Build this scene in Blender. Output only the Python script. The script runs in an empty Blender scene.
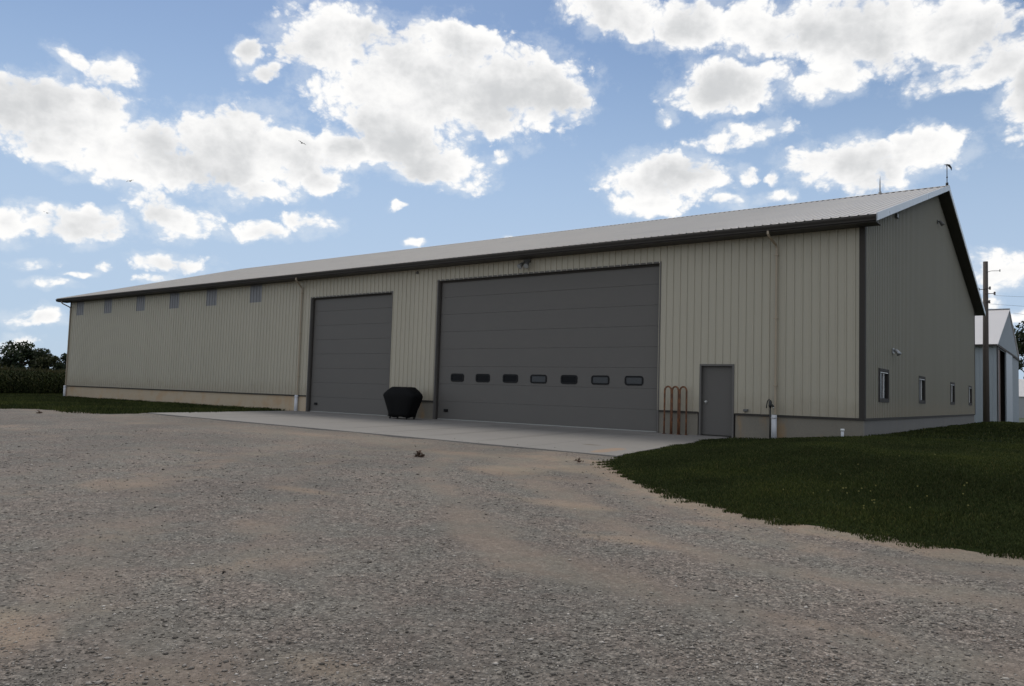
import bpy, bmesh, math, random
import numpy as np
from mathutils import Vector, Matrix
rng = np.random.default_rng(7); random.seed(7)
C = bpy.context.scene.collection
sc = bpy.context.scene
R = math.radians

# ------------------------------------------------------------------ helpers
def tag(o, label=None, cat=None, group=None, kind=None):
    if label: o['label'] = label
    if cat: o['category'] = cat
    if group: o['group'] = group
    if kind: o['kind'] = kind
    return o

def empty(name, loc, label=None, cat=None, group=None):
    o = bpy.data.objects.new(name, None); C.objects.link(o); o.location = loc
    o.empty_display_size = .2
    return tag(o, label, cat, group)

class MB:
    """collects faces (several material slots) and links them as ONE mesh object"""
    def __init__(s): s.v = []; s.f = []; s.m = []; s.sm = []
    def quad(s, a, b, c, d, m=0, smooth=False): s.face([a, b, c, d], m, smooth)
    def face(s, pts, m=0, smooth=False):
        i = len(s.v); s.v += [tuple(p) for p in pts]; s.f.append(list(range(i, i+len(pts)))); s.m.append(m); s.sm.append(smooth)
    def box(s, x0, x1, y0, y1, z0, z1, m=0):
        i = len(s.v)
        s.v += [(x, y, z) for z in (z0, z1) for y in (y0, y1) for x in (x0, x1)]
        for q in ((0,2,3,1), (4,5,7,6), (0,1,5,4), (2,6,7,3), (0,4,6,2), (1,3,7,5)):
            s.f.append([i+k for k in q]); s.m.append(m); s.sm.append(False)
    def prism(s, poly, axis, a0, a1, m=0):
        """extrude a 2D polygon along an axis; poly in the other two axes in order"""
        def P(u, w, a): return {'x': (a, u, w), 'y': (u, a, w), 'z': (u, w, a)}[axis]
        i = len(s.v); n = len(poly)
        s.v += [P(u, w, a0) for u, w in poly] + [P(u, w, a1) for u, w in poly]
        for k in range(n):
            j = (k+1) % n; s.f.append([i+k, i+j, i+n+j, i+n+k]); s.m.append(m); s.sm.append(False)
        s.f.append([i+k for k in range(n)][::-1]); s.f.append([i+n+k for k in range(n)]); s.m += [m, m]; s.sm += [False, False]
    def tube(s, pts, r, n=8, m=0, cap=True):
        pts = [Vector(p) for p in pts]; rs = r if isinstance(r, (list, tuple)) else [r]*len(pts)
        i0 = len(s.v); prev = None
        for k, p in enumerate(pts):
            t = (pts[min(k+1, len(pts)-1)] - pts[max(k-1, 0)]).normalized()
            if prev is None:
                a = Vector((0, 0, 1)) if abs(t.z) < .9 else Vector((1, 0, 0)); u = t.cross(a).normalized()
            else: u = (prev - t*prev.dot(t)).normalized()
            prev = u; w = t.cross(u)
            for j in range(n):
                an = 2*math.pi*(j+.5)/n; s.v.append(tuple(p + (u*math.cos(an) + w*math.sin(an))*rs[k]))
        for k in range(len(pts)-1):
            for j in range(n):
                a = i0+k*n+j; b = i0+k*n+(j+1) % n
                s.f.append([a, b, b+n, a+n]); s.m.append(m); s.sm.append(n > 4)
        if cap:
            s.f.append([i0+j for j in range(n)][::-1]); s.f.append([i0+(len(pts)-1)*n+j for j in range(n)]); s.m += [m, m]; s.sm += [False, False]
    def lathe(s, prof, cx, cy, n=16, m=0):
        i0 = len(s.v)
        for r, z in prof:
            for j in range(n):
                a = 2*math.pi*j/n; s.v.append((cx+r*math.cos(a), cy+r*math.sin(a), z))
        for k in range(len(prof)-1):
            for j in range(n):
                a = i0+k*n+j; b = i0+k*n+(j+1) % n
                s.f.append([a, b, b+n, a+n]); s.m.append(m); s.sm.append(True)
        s.f.append([i0+j for j in range(n)][::-1]); s.f.append([i0+(len(prof)-1)*n+j for j in range(n)]); s.m += [m, m]; s.sm += [False, False]
    def build(s, name, mats, parent=None, off=(0, 0, 0), bevel=0):
        me = bpy.data.meshes.new(name)
        me.from_pydata([(a-off[0], b-off[1], c-off[2]) for a, b, c in s.v], [], s.f)
        mats = mats if isinstance(mats, (list, tuple)) else [mats]
        for m_ in mats: me.materials.append(m_)
        me.polygons.foreach_set('material_index', s.m); me.polygons.foreach_set('use_smooth', s.sm)
        bm = bmesh.new(); bm.from_mesh(me); bmesh.ops.recalc_face_normals(bm, faces=bm.faces) if bevel or len(s.f) < 4000 else None
        bm.to_mesh(me); bm.free(); me.update()
        o = bpy.data.objects.new(name, me); C.objects.link(o)
        if parent: o.parent = parent
        else: o.location = off
        if bevel:
            b = o.modifiers.new('bevel', 'BEVEL'); b.width = bevel; b.segments = 2; b.limit_method = 'ANGLE'; b.angle_limit = R(40)
        return o

def np_mesh(name, verts, faces_n, mat, nside, parent=None):
    """fast mesh: verts (N,3), faces (M,nside)"""
    me = bpy.data.meshes.new(name); N = len(verts); M = len(faces_n)
    me.vertices.add(N); me.vertices.foreach_set('co', np.asarray(verts, np.float32).ravel())
    me.loops.add(M*nside); me.loops.foreach_set('vertex_index', np.asarray(faces_n, np.int32).ravel())
    me.polygons.add(M); me.polygons.foreach_set('loop_start', np.arange(0, M*nside, nside, dtype=np.int32))
    me.polygons.foreach_set('loop_total', np.full(M, nside, np.int32))
    me.update(calc_edges=True); me.validate()
    me.materials.append(mat)
    o = bpy.data.objects.new(name, me); C.objects.link(o)
    if parent: o.parent = parent
    return o

def copy_tree(o, parent=None):
    c = o.copy(); C.objects.link(c); c.parent = parent
    for ch in list(o.children): copy_tree(ch, c)
    return c

# ------------------------------------------------------------------ materials
class NT:
    def __init__(s, nt): s.nt = nt
    def n(s, t, **kw):
        nd = s.nt.nodes.new(t); ins = kw.pop('ins', {})
        for k, v in kw.items(): setattr(nd, k, v)
        for k, v in ins.items():
            sk = nd.inputs[k]
            if isinstance(v, bpy.types.NodeSocket): s.nt.links.new(v, sk)
            else: sk.default_value = v
        return nd
    def math(s, op, a, b=0.0, c=0.0, clamp=False):
        return s.n('ShaderNodeMath', operation=op, use_clamp=clamp, ins={0: a, 1: b, 2: c}).outputs[0]
    def noise2(s, vec, scale, detail=4, rough=.55):
        return s.n('ShaderNodeTexNoise', noise_dimensions='2D', ins={'Vector': vec, 'Scale': scale, 'Detail': detail, 'Roughness': rough}).outputs['Fac']
    def noise(s, vec, scale, detail=4, rough=.55, dist=0):
        return s.n('ShaderNodeTexNoise', ins={'Vector': vec, 'Scale': scale, 'Detail': detail, 'Roughness': rough, 'Distortion': dist}).outputs['Fac']
    def ramp(s, fac, stops, interp='LINEAR'):
        nd = s.n('ShaderNodeValToRGB', ins={0: fac}); cr = nd.color_ramp; cr.interpolation = interp
        while len(cr.elements) > 1: cr.elements.remove(cr.elements[-1])
        for k, (p, c) in enumerate(stops):
            e = cr.elements[0] if k == 0 else cr.elements.new(p)
            e.position = p; e.color = (*(c if not isinstance(c, (int, float)) else (c, c, c)), 1)
        return nd.outputs[0]
    def mix(s, fac, a, b, mode='MIX'):
        nd = s.n('ShaderNodeMix', data_type='RGBA', blend_type=mode)
        for idx, v in ((0, fac), (6, a), (7, b)):
            if isinstance(v, bpy.types.NodeSocket): s.nt.links.new(v, nd.inputs[idx])
            else: nd.inputs[idx].default_value = v if idx == 0 else (*v, 1) if len(v) == 3 else v
        return nd.outputs[2]
    def step(s, v, a, b):
        return s.n('ShaderNodeMapRange', interpolation_type='SMOOTHSTEP', ins={0: v, 1: a, 2: b, 3: 0.0, 4: 1.0}).outputs[0]

def base_mat(name):
    m = bpy.data.materials.new(name); m.use_nodes = True; nt = m.node_tree; nt.nodes.clear()
    t = NT(nt); out = t.n('ShaderNodeOutputMaterial'); p = t.n('ShaderNodeBsdfPrincipled')
    nt.links.new(p.outputs[0], out.inputs[0]); t.p = p; t.out = out
    t.co = t.n('ShaderNodeTexCoord').outputs['Object']
    return m, t

def simple(name, col, rough=.5, var=.12, scale=3.0, bump=0.0, bscale=60, metal=0.0, spec=.5, stretch=None, dirt=None):
    """one coloured, slightly uneven surface"""
    m, t = base_mat(name); co = t.co
    if stretch: co = t.n('ShaderNodeMapping', ins={'Vector': co, 'Scale': stretch}).outputs[0]
    n1 = t.noise(co, scale, 6, .6)
    c = t.mix(n1, tuple(x*(1-var) for x in col), tuple(min(1, x*(1+var)) for x in col))
    if dirt:
        dcol, dsc, lo, hi, amt = dirt
        d = t.step(t.noise(co, dsc, 8, .65), lo, hi)
        c = t.mix(t.math('MULTIPLY', d, amt), c, dcol)
    t.nt.links.new(c, t.p.inputs['Base Color'])
    r = t.math('MULTIPLY_ADD', n1, .2, rough-.1)
    t.nt.links.new(r, t.p.inputs['Roughness'])
    t.p.inputs['Metallic'].default_value = metal
    t.p.inputs['Specular IOR Level'].default_value = spec
    if bump:
        b = t.n('ShaderNodeBump', ins={'Height': t.noise(t.co, bscale, 5, .6), 'Strength': bump, 'Distance': .01})
        t.nt.links.new(b.outputs[0], t.p.inputs['Normal'])
    return m

M = {}
M['siding_plain'] = simple('tan_painted_steel', (.49, .43, .325), .42, .05, .7, .05, 2.2, spec=.45, dirt=((.33, .30, .25), .9, .5, .8, .35))
def siding(name, col, axis_):
    m, t = base_mat(name); sx = t.n('ShaderNodeSeparateXYZ', ins={0: t.co})
    u = t.math('FLOOR', t.math('DIVIDE', sx.outputs[axis_], .9144)); wn = t.n('ShaderNodeTexWhiteNoise', noise_dimensions='1D', ins={'W': u}).outputs['Value']
    st = t.noise(t.n('ShaderNodeMapping', ins={'Vector': t.co, 'Scale': (7, 7, .22)}).outputs[0], 1.0, 5, .6)
    bl = t.noise(t.co, .45, 5, .6)
    v = t.math('ADD', t.math('MULTIPLY', wn, .07), t.math('ADD', t.math('MULTIPLY', st, .16), t.math('MULTIPLY', bl, .14)))
    c = t.mix(1.0, col, t.ramp(v, [(0, (.84, .83, .81)), (.18, (.97, .97, .97)), (.37, (1.08, 1.08, 1.09))]), 'MULTIPLY')
    low = t.math('MULTIPLY', t.step(t.math('ADD', sx.outputs[2], t.math('MULTIPLY', t.noise(t.co, 2.2, 6, .65), -1.4)), .75, .0), .35)
    c = t.mix(low, c, (.30, .245, .175))
    t.nt.links.new(c, t.p.inputs['Base Color'])
    t.nt.links.new(t.math('MULTIPLY_ADD', st, .22, .30), t.p.inputs['Roughness']); t.p.inputs['Specular IOR Level'].default_value = .45
    b = t.n('ShaderNodeBump', ins={'Height': t.noise(t.co, 1.6, 3, .5), 'Strength': .12, 'Distance': .02}); t.nt.links.new(b.outputs[0], t.p.inputs['Normal'])
    return m
M['gable_siding'] = siding('dark_gable_steel', (.232, .218, .168), 1)  # darker copy of the front siding, used on the right gable only
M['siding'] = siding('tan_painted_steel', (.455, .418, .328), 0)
M['roof'] = simple('grey_painted_roof_steel', (.57, .525, .47), .38, .06, .5, .04, 1.5, spec=.4, dirt=((.42, .39, .355), .6, .45, .75, .3))
M['rake'] = simple('pale_trim_steel', (.50, .53, .56), .3, .05, 2, spec=.6)
M['trim'] = simple('dark_bronze_trim', (.055, .050, .045), .7, .1, 3, spec=.12)
M['soffit'] = simple('dark_soffit', (.05, .045, .04), .6, .1, 3)
M['door'] = simple('taupe_door_steel', (.128, .121, .112), .5, .06, .8, .06, 1.2, spec=.3, dirt=((.15, .14, .125), 1.5, .5, .8, .3))
M['doorline'] = simple('door_joint', (.045, .043, .041), .7, .1, 3)
M['steeldoor'] = simple('taupe_entry_door', (.12, .113, .104), .5, .06, 1.3, .05, 3, spec=.3)
M['vent'] = simple('translucent_blue_grey_panel', (.20, .20, .208), .35, .12, 3, spec=.5, stretch=(9, 9, .4))
M['black'] = simple('black_plastic', (.010, .010, .011), .55, .2, 5, spec=.2)
M['rubber'] = simple('black_rubber', (.02, .02, .02), .7, .2, 5)
M['cover'] = simple('black_vinyl_cover', (.006, .006, .0065), .75, .25, 5, .4, 7, spec=.12)
M['white'] = simple('white_vinyl', (.78, .78, .77), .4, .05, 4)
M['pvc'] = simple('white_pvc', (.62, .63, .66), .4, .08, 6, dirt=((.42, .38, .32), 5, .5, .8, .4))
M['dspout'] = simple('tan_downspout', (.38, .31, .225), .42, .1, 3)
M['chrome'] = simple('satin_metal', (.6, .6, .58), .3, .05, 4, metal=1.0)
M['seal'] = simple('lightened_weather_seal', (.34, .34, .32), .6, .15, 6)  # seal colour lightened to hold a light reflection along the door foot
M['rust'] = simple('rusty_steel', (.11, .048, .024), .75, .5, 9, .4, 60, dirt=((.26, .11, .045), 6, .45, .65, .8))
M['hyd'] = simple('hydrant_dark_iron', (.022, .022, .02), .55, .4, 12)
M['lampmetal'] = simple('grey_lamp_housing', (.12, .12, .115), .5, .15, 6)
M['lens'] = simple('lamp_lens', (.35, .36, .36), .15, .1, 8)
M['wood'] = simple('weathered_pole_wood', (.085, .07, .06), .85, .3, 8, .4, 30, stretch=(6, 6, .5))
M['wire'] = simple('wire', (.03, .03, .03), .6, .1, 5)
M['porcelain'] = simple('brown_porcelain', (.10, .08, .075), .25, .1, 5)
M['gal'] = simple('galvanised_steel', (.38, .39, .40), .45, .12, 5, metal=.6)
M['shedwall'] = simple('white_painted_shed_steel', (.34, .385, .42), .5, .05, 1.2, spec=.4)
M['shedroof'] = simple('pale_shed_roof', (.60, .575, .56), .45, .06, .8)
M['shedinside'] = simple('dark_interior', (.03, .022, .018), .8, .3, 2)
M['shedboard'] = simple('brown_interior_board', (.16, .11, .09), .8, .3, 2)
M['bark'] = simple('bark', (.055, .045, .035), .9, .4, 6, .6, 14)
M['bird'] = simple('dark_feathers', (.02, .02, .02), .7, .2, 9)
M['leaflit'] = simple('dead_brown_leaves', (.10, .062, .040), .85, .4, 30)
M['glass'] = simple('dark_window_glass', (.006, .007, .008), .25, .1, 2, spec=.15)
M['doorglass'] = simple('door_window_glass', (.04, .042, .044), .15, .2, 2, spec=.4)
M['darkglass'] = simple('dark_door_glass', (.006, .006, .007), .2, .2, 2, spec=.12)

def concrete(name, c0, c1, stain, smin, smax, amt, scale=1.5, streak=False):
    m, t = base_mat(name)
    n = t.noise(t.co, scale, 8, .62); fine = t.noise(t.co, 38, 4, .6)
    c = t.mix(n, c0, c1)
    co = t.n('ShaderNodeMapping', ins={'Vector': t.co, 'Scale': (1, 1, .35 if streak else 1)}).outputs[0]
    s = t.math('MULTIPLY', t.step(t.noise(co, 1.1, 7, .6), smin, smax), amt)
    c = t.mix(s, c, stain)
    c = t.mix(t.math('MULTIPLY', t.step(fine, .35, .75), .3), c, tuple(x*.72 for x in c0))
    t.nt.links.new(c, t.p.inputs['Base Color']); t.p.inputs['Roughness'].default_value = .85
    b = t.n('ShaderNodeBump', ins={'Height': fine, 'Strength': .25, 'Distance': .006}); t.nt.links.new(b.outputs[0], t.p.inputs['Normal'])
    return m
M['plank'] = concrete('tan_splash_board', (.46, .365, .25), (.53, .445, .33), (.48, .31, .17), .45, .65, .6, 1.2)
M['base'] = concrete('grey_concrete_base', (.19, .172, .14), (.245, .222, .18), (.33, .21, .10), .52, .68, .75, 1.6, True)
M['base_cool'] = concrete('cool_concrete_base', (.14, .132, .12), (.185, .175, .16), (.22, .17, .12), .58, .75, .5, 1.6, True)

def apron_mat():
    m, t = base_mat('concrete_apron')
    n = t.noise(t.co, .35, 8, .6); f = t.noise(t.co, 55, 4, .65); med = t.noise(t.co, 2.6, 6, .6)
    c = t.mix(n, (.19, .178, .163), (.26, .244, .224))
    c = t.mix(t.math('MULTIPLY', t.step(med, .52, .75), .35), c, (.185, .172, .155))
    # tyre-dust drifts near the doors and an orange clay smear at the front edge
    sx = t.n('ShaderNodeSeparateXYZ', ins={0: t.co})
    def blot(cx, cy, rx, ry):
        dx = t.math('DIVIDE', t.math('SUBTRACT', sx.outputs[0], cx), rx); dy = t.math('DIVIDE', t.math('SUBTRACT', sx.outputs[1], cy), ry)
        d = t.math('ADD', t.math('MULTIPLY', dx, dx), t.math('MULTIPLY', dy, dy))
        return t.step(t.math('ADD', d, t.math('MULTIPLY_ADD', med, 2.4, -1.2)), 1.0, .35)
    c = t.mix(t.math('MULTIPLY', blot(-4.2, -6.1, .26, .8), .6), c, (.34, .21, .12))
    c = t.mix(t.math('MULTIPLY', blot(-8.5, -1.3, 3.5, .9), .5), c, (.14, .13, .12))
    for tx in (-13.0, -11.2, -9.6, -7.7, -21.0, -19.2): c = t.mix(t.math('MULTIPLY', blot(tx, -3.2, .22, 4.2), .35), c, (.125, .115, .102))
    c = t.mix(t.math('MULTIPLY', blot(-5.2, -5.2, .3, .12), .8), c, (.12, .09, .06))
    t.nt.links.new(c, t.p.inputs['Base Color']); t.p.inputs['Roughness'].default_value = .8
    b = t.n('ShaderNodeBump', ins={'Height': f, 'Strength': .2, 'Distance': .005}); t.nt.links.new(b.outputs[0], t.p.inputs['Normal'])
    return m
M['apron'] = apron_mat()

def gravel_mat():
    m, t = base_mat('crushed_gravel')
    dirt = t.n('ShaderNodeAttribute', attribute_name='dirt').outputs['Fac']; packed = t.n('ShaderNodeAttribute', attribute_name='packed').outputs['Fac']
    def vor(scale):
        nd = t.n('ShaderNodeTexVoronoi', ins={'Vector': t.co, 'Scale': scale, 'Randomness': 1.0}); return nd
    wob = t.n('ShaderNodeTexNoise', ins={'Vector': t.co, 'Scale': 30.0, 'Detail': 2.0})
    v1 = vor(40.0); v2 = vor(95.0); v3 = vor(17.0)
    g1 = t.n('ShaderNodeSeparateColor', ins={0: v1.outputs['Color']}).outputs[0]
    g2 = t.n('ShaderNodeSeparateColor', ins={0: v2.outputs['Color']}).outputs[1]
    g3 = t.n('ShaderNodeSeparateColor', ins={0: v3.outputs['Color']}).outputs[2]
    g = t.math('ADD', t.math('MULTIPLY', g1, .45), t.math('ADD', t.math('MULTIPLY', g2, .35), t.math('MULTIPLY', g3, .2)))
    stone = t.ramp(g, [(.12, (.06, .052, .044)), (.38, (.15, .133, .114)), (.6, (.23, .204, .176)), (.88, (.43, .388, .34))])
    crev = t.step(v1.outputs['Distance'], .75, .25)
    stone = t.mix(t.math('MULTIPLY_ADD', crev, .5, .5), tuple((.10, .092, .086)), stone)
    big = t.noise(t.co, .16, 6, .6, .4); mid = t.noise(t.co, .9, 6, .62, .6); fine = t.noise(t.co, 9, 5, .65)
    stretchy = t.n('ShaderNodeMapping', ins={'Vector': t.co, 'Rotation': (0, 0, R(12)), 'Scale': (.10, .42, 1)}).outputs[0]
    lanes = t.noise(stretchy, 1.0, 5, .55, .5)
    fines = t.mix(t.math('ADD', t.math('MULTIPLY', fine, .45), t.math('MULTIPLY', t.noise(t.co, 42, 4, .7), .55)), (.06, .053, .045), (.265, .238, .207))
    k = t.math('MULTIPLY', t.step(t.math('ADD', packed, t.math('ADD', t.math('MULTIPLY', lanes, .6), t.math('MULTIPLY', mid, .9))), .72, 1.5), .48)
    c = t.mix(k, stone, fines)
    tan = t.mix(fine, (.235, .178, .125), (.355, .29, .222))
    c = t.mix(t.math('MULTIPLY', t.step(t.math('ADD', packed, t.math('MULTIPLY_ADD', mid, 1.2, -.6)), .25, 1.0), .25), c, tan)
    dm = t.step(t.math('ADD', dirt, t.math('MULTIPLY_ADD', mid, 1.0, -.5)), .28, .85)
    dm2 = t.math('MULTIPLY', t.step(t.math('ADD', t.math('MULTIPLY', mid, .5), t.math('MULTIPLY', big, .5)), .53, .66), .55)
    dm = t.math('MULTIPLY', t.math('MAXIMUM', dm, dm2), t.math('MULTIPLY_ADD', g2, .5, .45))
    c = t.mix(dm, c, tan)
    pale = t.step(t.noise(t.co, .28, 5, .6, .3), .35, .7)
    c = t.mix(1.0, c, t.mix(pale, (.86, .86, .86), (1.1, 1.09, 1.07)), 'MULTIPLY')
    hue = t.step(t.noise(t.co, 1.5, 5, .62), .36, .64)
    c = t.mix(1.0, c, t.mix(hue, (.97, 1.0, .99), (1.06, .995, .97)), 'MULTIPLY')
    t.nt.links.new(c, t.p.inputs['Base Color']); t.p.inputs['Roughness'].default_value = .9; t.p.inputs['Specular IOR Level'].default_value = .25
    h = t.math('ADD', t.math('MULTIPLY', v1.outputs['Distance'], -1.0), t.math('MULTIPLY', v2.outputs['Distance'], -.5))
    h = t.math('MULTIPLY', h, t.math('SUBTRACT', 1.0, t.math('MULTIPLY', k, .5)))
    b = t.n('ShaderNodeBump', ins={'Height': h, 'Strength': .6, 'Distance': .012}); t.nt.links.new(b.outputs[0], t.p.inputs['Normal'])
    return m
M['gravel'] = gravel_mat()

def island_mat(name, stops, rough=.85, spec=.25, trans=0.0, green=True):
    """colour picked per stone / blade / leaf"""
    m, t = base_mat(name)
    r = t.n('ShaderNodeNewGeometry').outputs['Random Per Island']
    c = t.ramp(r, stops)
    n = t.noise(t.co, .35, 4, .6)
    if green: c = t.mix(1.0, c, t.ramp(n, [(.3, (.66, .66, .68)), (.5, (.95, .95, .92)), (.72, (1.5, 1.4, 1.12))]), 'MULTIPLY')
    else: c = t.mix(1.0, c, t.mix(n, (.82, .82, .83), (1.18, 1.17, 1.15)), 'MULTIPLY')
    t.nt.links.new(c, t.p.inputs['Base Color']); t.p.inputs['Roughness'].default_value = rough; t.p.inputs['Specular IOR Level'].default_value = spec
    if trans:
        tr = t.n('ShaderNodeBsdfTranslucent', ins={0: c}); mx = t.n('ShaderNodeMixShader', ins={0: trans, 1: t.p.outputs[0], 2: tr.outputs[0]})
        t.nt.links.new(mx.outputs[0], t.out.inputs[0])
    return m
M['stone'] = island_mat('loose_limestone', [(0, (.10, .088, .074)), (.25, (.185, .164, .141)), (.6, (.265, .236, .205)), (.9, (.39, .352, .308)), (1, (.56, .515, .46))], green=False)
M['blade'] = island_mat('grass_blades', [(0, (.024, .033, .011)), (.5, (.042, .055, .018)), (.9, (.064, .078, .026)), (1, (.11, .10, .042))], .8, .08, .2)
M['soil'] = simple('lawn_thatch', (.014, .021, .004), .95, .35, 1.2, .4, 40, spec=.05)
M['field'] = simple('far_field', (.05, .065, .028), .95, .3, .05)
M['corn'] = island_mat('corn_leaves', [(0, (.009, .016, .005)), (.5, (.02, .03, .010)), (.85, (.038, .046, .017)), (1, (.06, .056, .026))], .8, .05, .12)
M['tassel'] = island_mat('corn_tassels', [(0, (.05, .05, .022)), (1, (.09, .085, .04))], .8, .2)
M['leafdark'] = island_mat('dark_tree_leaves', [(0, (.010, .018, .008)), (.6, (.024, .038, .015)), (1, (.05, .065, .025))], .6, .3, .25)
M['leafolive'] = island_mat('olive_tree_leaves', [(0, (.022, .03, .011)), (.6, (.05, .058, .023)), (1, (.085, .085, .036))], .6, .3, .25)
M['flower'] = simple('yellow_petals', (.22, .20, .05), .7, .2, 20)

# ------------------------------------------------------------------ terrain
def edge_z(x): return np.interp(x, [-23, -3.5], [-.04, -.19])
def gbase(x, y):
    x = np.asarray(x, float); y = np.asarray(y, float); e = edge_z(x) - .03
    a = e + (-.03 - e)*(y+7)/7
    b = e + (-.43 - e)*(-7-y)/15
    return np.where(y >= 0, -.03, np.where(y >= -7, a, np.where(y > -22, b, -.43)))
LAWN_R = [(-3.66, .02), (-3.70, -1.94), (-3.58, -5.4), (-3.40, -7.2), (-3.1, -8.25), (-2.72, -8.9), (-1.9, -9.95), (-1.1, -10.75), (.5, -12.15), (1.7, -12.85), (2.85, -13.15),
          (3.6, -13.2), (4.3, -13.1), (8, -12.3), (16, -11.2), (60, -8), (60, 31), (-.25, 31), (-.25, .06)]
LAWN_L = [(-23.62, .05), (-22.75, -6.95), (-22.55, -7.6), (-22.8, -8.3), (-23.6, -8.5), (-26.9, -8.75), (-29.2, -9.4), (-33, -10.8), (-40, -14.5), (-52, -20), (-80, -30),
          (-80, 30), (-45.4, 30), (-45.4, .05)]
def sdist(x, y, poly):
    """signed distance, positive inside"""
    x = np.asarray(x, float); y = np.asarray(y, float); d = np.full(x.shape, 1e9); ins = np.zeros(x.shape, bool)
    n = len(poly)
    for i in range(n):
        x1, y1 = poly[i]; x2, y2 = poly[(i+1) % n]; ex, ey = x2-x1, y2-y1
        t = np.clip(((x-x1)*ex + (y-y1)*ey)/(ex*ex+ey*ey), 0, 1)
        d = np.minimum(d, np.hypot(x-x1-t*ex, y-y1-t*ey))
        c = ((y1 > y) != (y2 > y)); 
        with np.errstate(divide='ignore', invalid='ignore'):
            ins ^= c & (x < (x2-x1)*(y-y1)/(y2-y1)+x1)
    return np.where(ins, d, -d)
LAWN_R_RISE = [(-3.66, 60)] + LAWN_R[:16] + [(60, 60)]     # the mound keeps rising past the shed's corner
def ss(a, b, v): t = np.clip((v-a)/(b-a), 0, 1); return t*t*(3-2*t)
def hgt(x, y):
    x = np.asarray(x, float); y = np.asarray(y, float)
    g = gbase(x, y); d = sdist(x, y, LAWN_R_RISE)
    top = .25 - .25*ss(28, 36, y)
    return g + (top - g)*ss(-.2, 5.0, d)
def bumpy(x, y, a=.012):
    return a*(np.sin(x*1.7+np.sin(y*.9)*1.3) * np.cos(y*1.3+1.1*np.sin(x*.7)) + .5*np.sin(x*4.1+y*2.3) * np.cos(y*3.7-x*1.9))

def sheet(name, xs, ys, mat, zoff, keep=None, zfn=None, bump=0, dirtfn=None, kind='structure'):
    X, Y = np.meshgrid(xs, ys, indexing='ij'); Z = hgt(X, Y) + zoff
    if bump: Z = Z + bumpy(X, Y, bump)
    if zfn is not None: Z = Z + zfn(X, Y)
    nx, ny = X.shape; idx = np.arange(nx*ny).reshape(nx, ny)
    F = np.stack([idx[:-1, :-1], idx[1:, :-1], idx[1:, 1:], idx[:-1, 1:]], -1).reshape(-1, 4)
    V = np.stack([X, Y, Z], -1).reshape(-1, 3)
    if keep is not None:
        k = keep(V[:, 0], V[:, 1]); F = F[k[F].any(1)]
        used = np.unique(F); mp = np.full(len(V), -1); mp[used] = np.arange(len(used)); V = V[used]; F = mp[F]
    o = np_mesh(name, V, F, mat, 4); tag(o, kind=kind)
    o.data.polygons.foreach_set('use_smooth', [True]*len(o.data.polygons))
    if dirtfn:
        a = o.data.attributes.new('dirt', 'FLOAT', 'POINT'); a.data.foreach_set('value', dirtfn(V[:, 0], V[:, 1]).astype(np.float32))
        a = o.data.attributes.new('packed', 'FLOAT', 'POINT'); a.data.foreach_set('value', packfn(V[:, 0], V[:, 1]).astype(np.float32))
    return o

def axis(*segs):
    out = []
    for a, b, st in segs: out += list(np.arange(a, b, st))
    return np.array(out+[segs[-1][1]])
far = axis((-3000, -400, 650), (-400, -90, 62), (-90, -50, 8), (-50, 20, 1.0), (20, 90, 7), (90, 400, 62), (400, 3000, 650))
ground = sheet('ground', far, far, M['field'], -.08)

DIRT = [(-.25, -19.98, .42, .20, .9), (-.7, -20.0, .5, .25, .8), (1.5, -19.15, .55, .16, .7), (.5, -19.75, .5, .12, .5), (2.6, -18.7, .7, .2, .35),
        (-4.15, -14.95, 1.1, .16, .75), (-3.6, -10.8, 1.1, .55, .85), (-2.3, -11.2, 1.0, .3, .6), (-2.7, -9.7, 1.2, .5, .95), (-4.5, -8.3, 1.6, .5, .7), (1.1, -15.0, 1.0, .13, .65), (-.6, -13.4, 1.5, .22, .7),
        (-14.4, -12.0, 2.6, .4, .5), (-9.5, -13.2, 1.6, .25, .6), (-7.2, -11.6, 1.4, .3, .5), (-6.2, -9.2, 2.0, .4, .6), (-12, -8.4, 3.0, .35, .5), (-19, -9.8, 3.0, .4, .5), (3.4, -16.6, 1.0, .14, .5), (-2.5, -16.9, .8, .15, .45)]
def packfn(x, y):
    d = -sdist(x, y, LAWN_R) + .35*np.sin(x*.31+y*.22)+.16*np.sin(x*.83-y*.57+1.3)+.07*np.sin(2.1*x+1.7*y)
    v = np.zeros(np.shape(d))
    for c_, w_, a in ((.55, .35, .7), (1.75, .38, 1.0), (3.45, .42, 1.0), (5.6, .5, .55), (7.3, .5, .6), (9.4, .8, .5)): v = np.maximum(v, a*np.exp(-((d-c_)/w_)**2))
    e = -7 - np.asarray(y, float)                       # traffic along the apron front
    v = np.maximum(v, .85*np.exp(-((e-1.6+.3*np.sin(x*.4))/1.3)**2)*(x < -2))
    n = .5+.5*np.sin(x*.9+1.6*np.sin(y*.7))*np.sin(y*1.1+.9*np.sin(x*.6)); n2 = .5+.5*np.sin(x*2.7-y*1.9+2*np.sin(y*1.3))
    return np.clip(v*(.55+.6*n)+.22*n2*n, 0, 1)
def dirtfn(x, y):
    d = np.abs(sdist(x, y, LAWN_R)); wv_ = .5+.5*np.sin(x*2.3+1.9*np.sin(y*1.7))*np.sin(y*3.1-x*1.1); v = np.exp(-(d/(.26+.24*wv_))**2)*(.6+.4*wv_) * ((y < -8.0) | (x > -2)) + .25*np.exp(-(d/1.6)**2)
    for cx, cy, rx, ry, a in DIRT: v = np.maximum(v, a*np.exp(-((x-cx)/rx)**2-((y-cy)/(ry*1.6))**2))
    return v
slab_poly = [(-23.62, .3), (-22.85, -7.0), (-3.45, -7.05), (-3.58, -5.4), (-3.70, -1.94), (-3.66, .3)]
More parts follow.
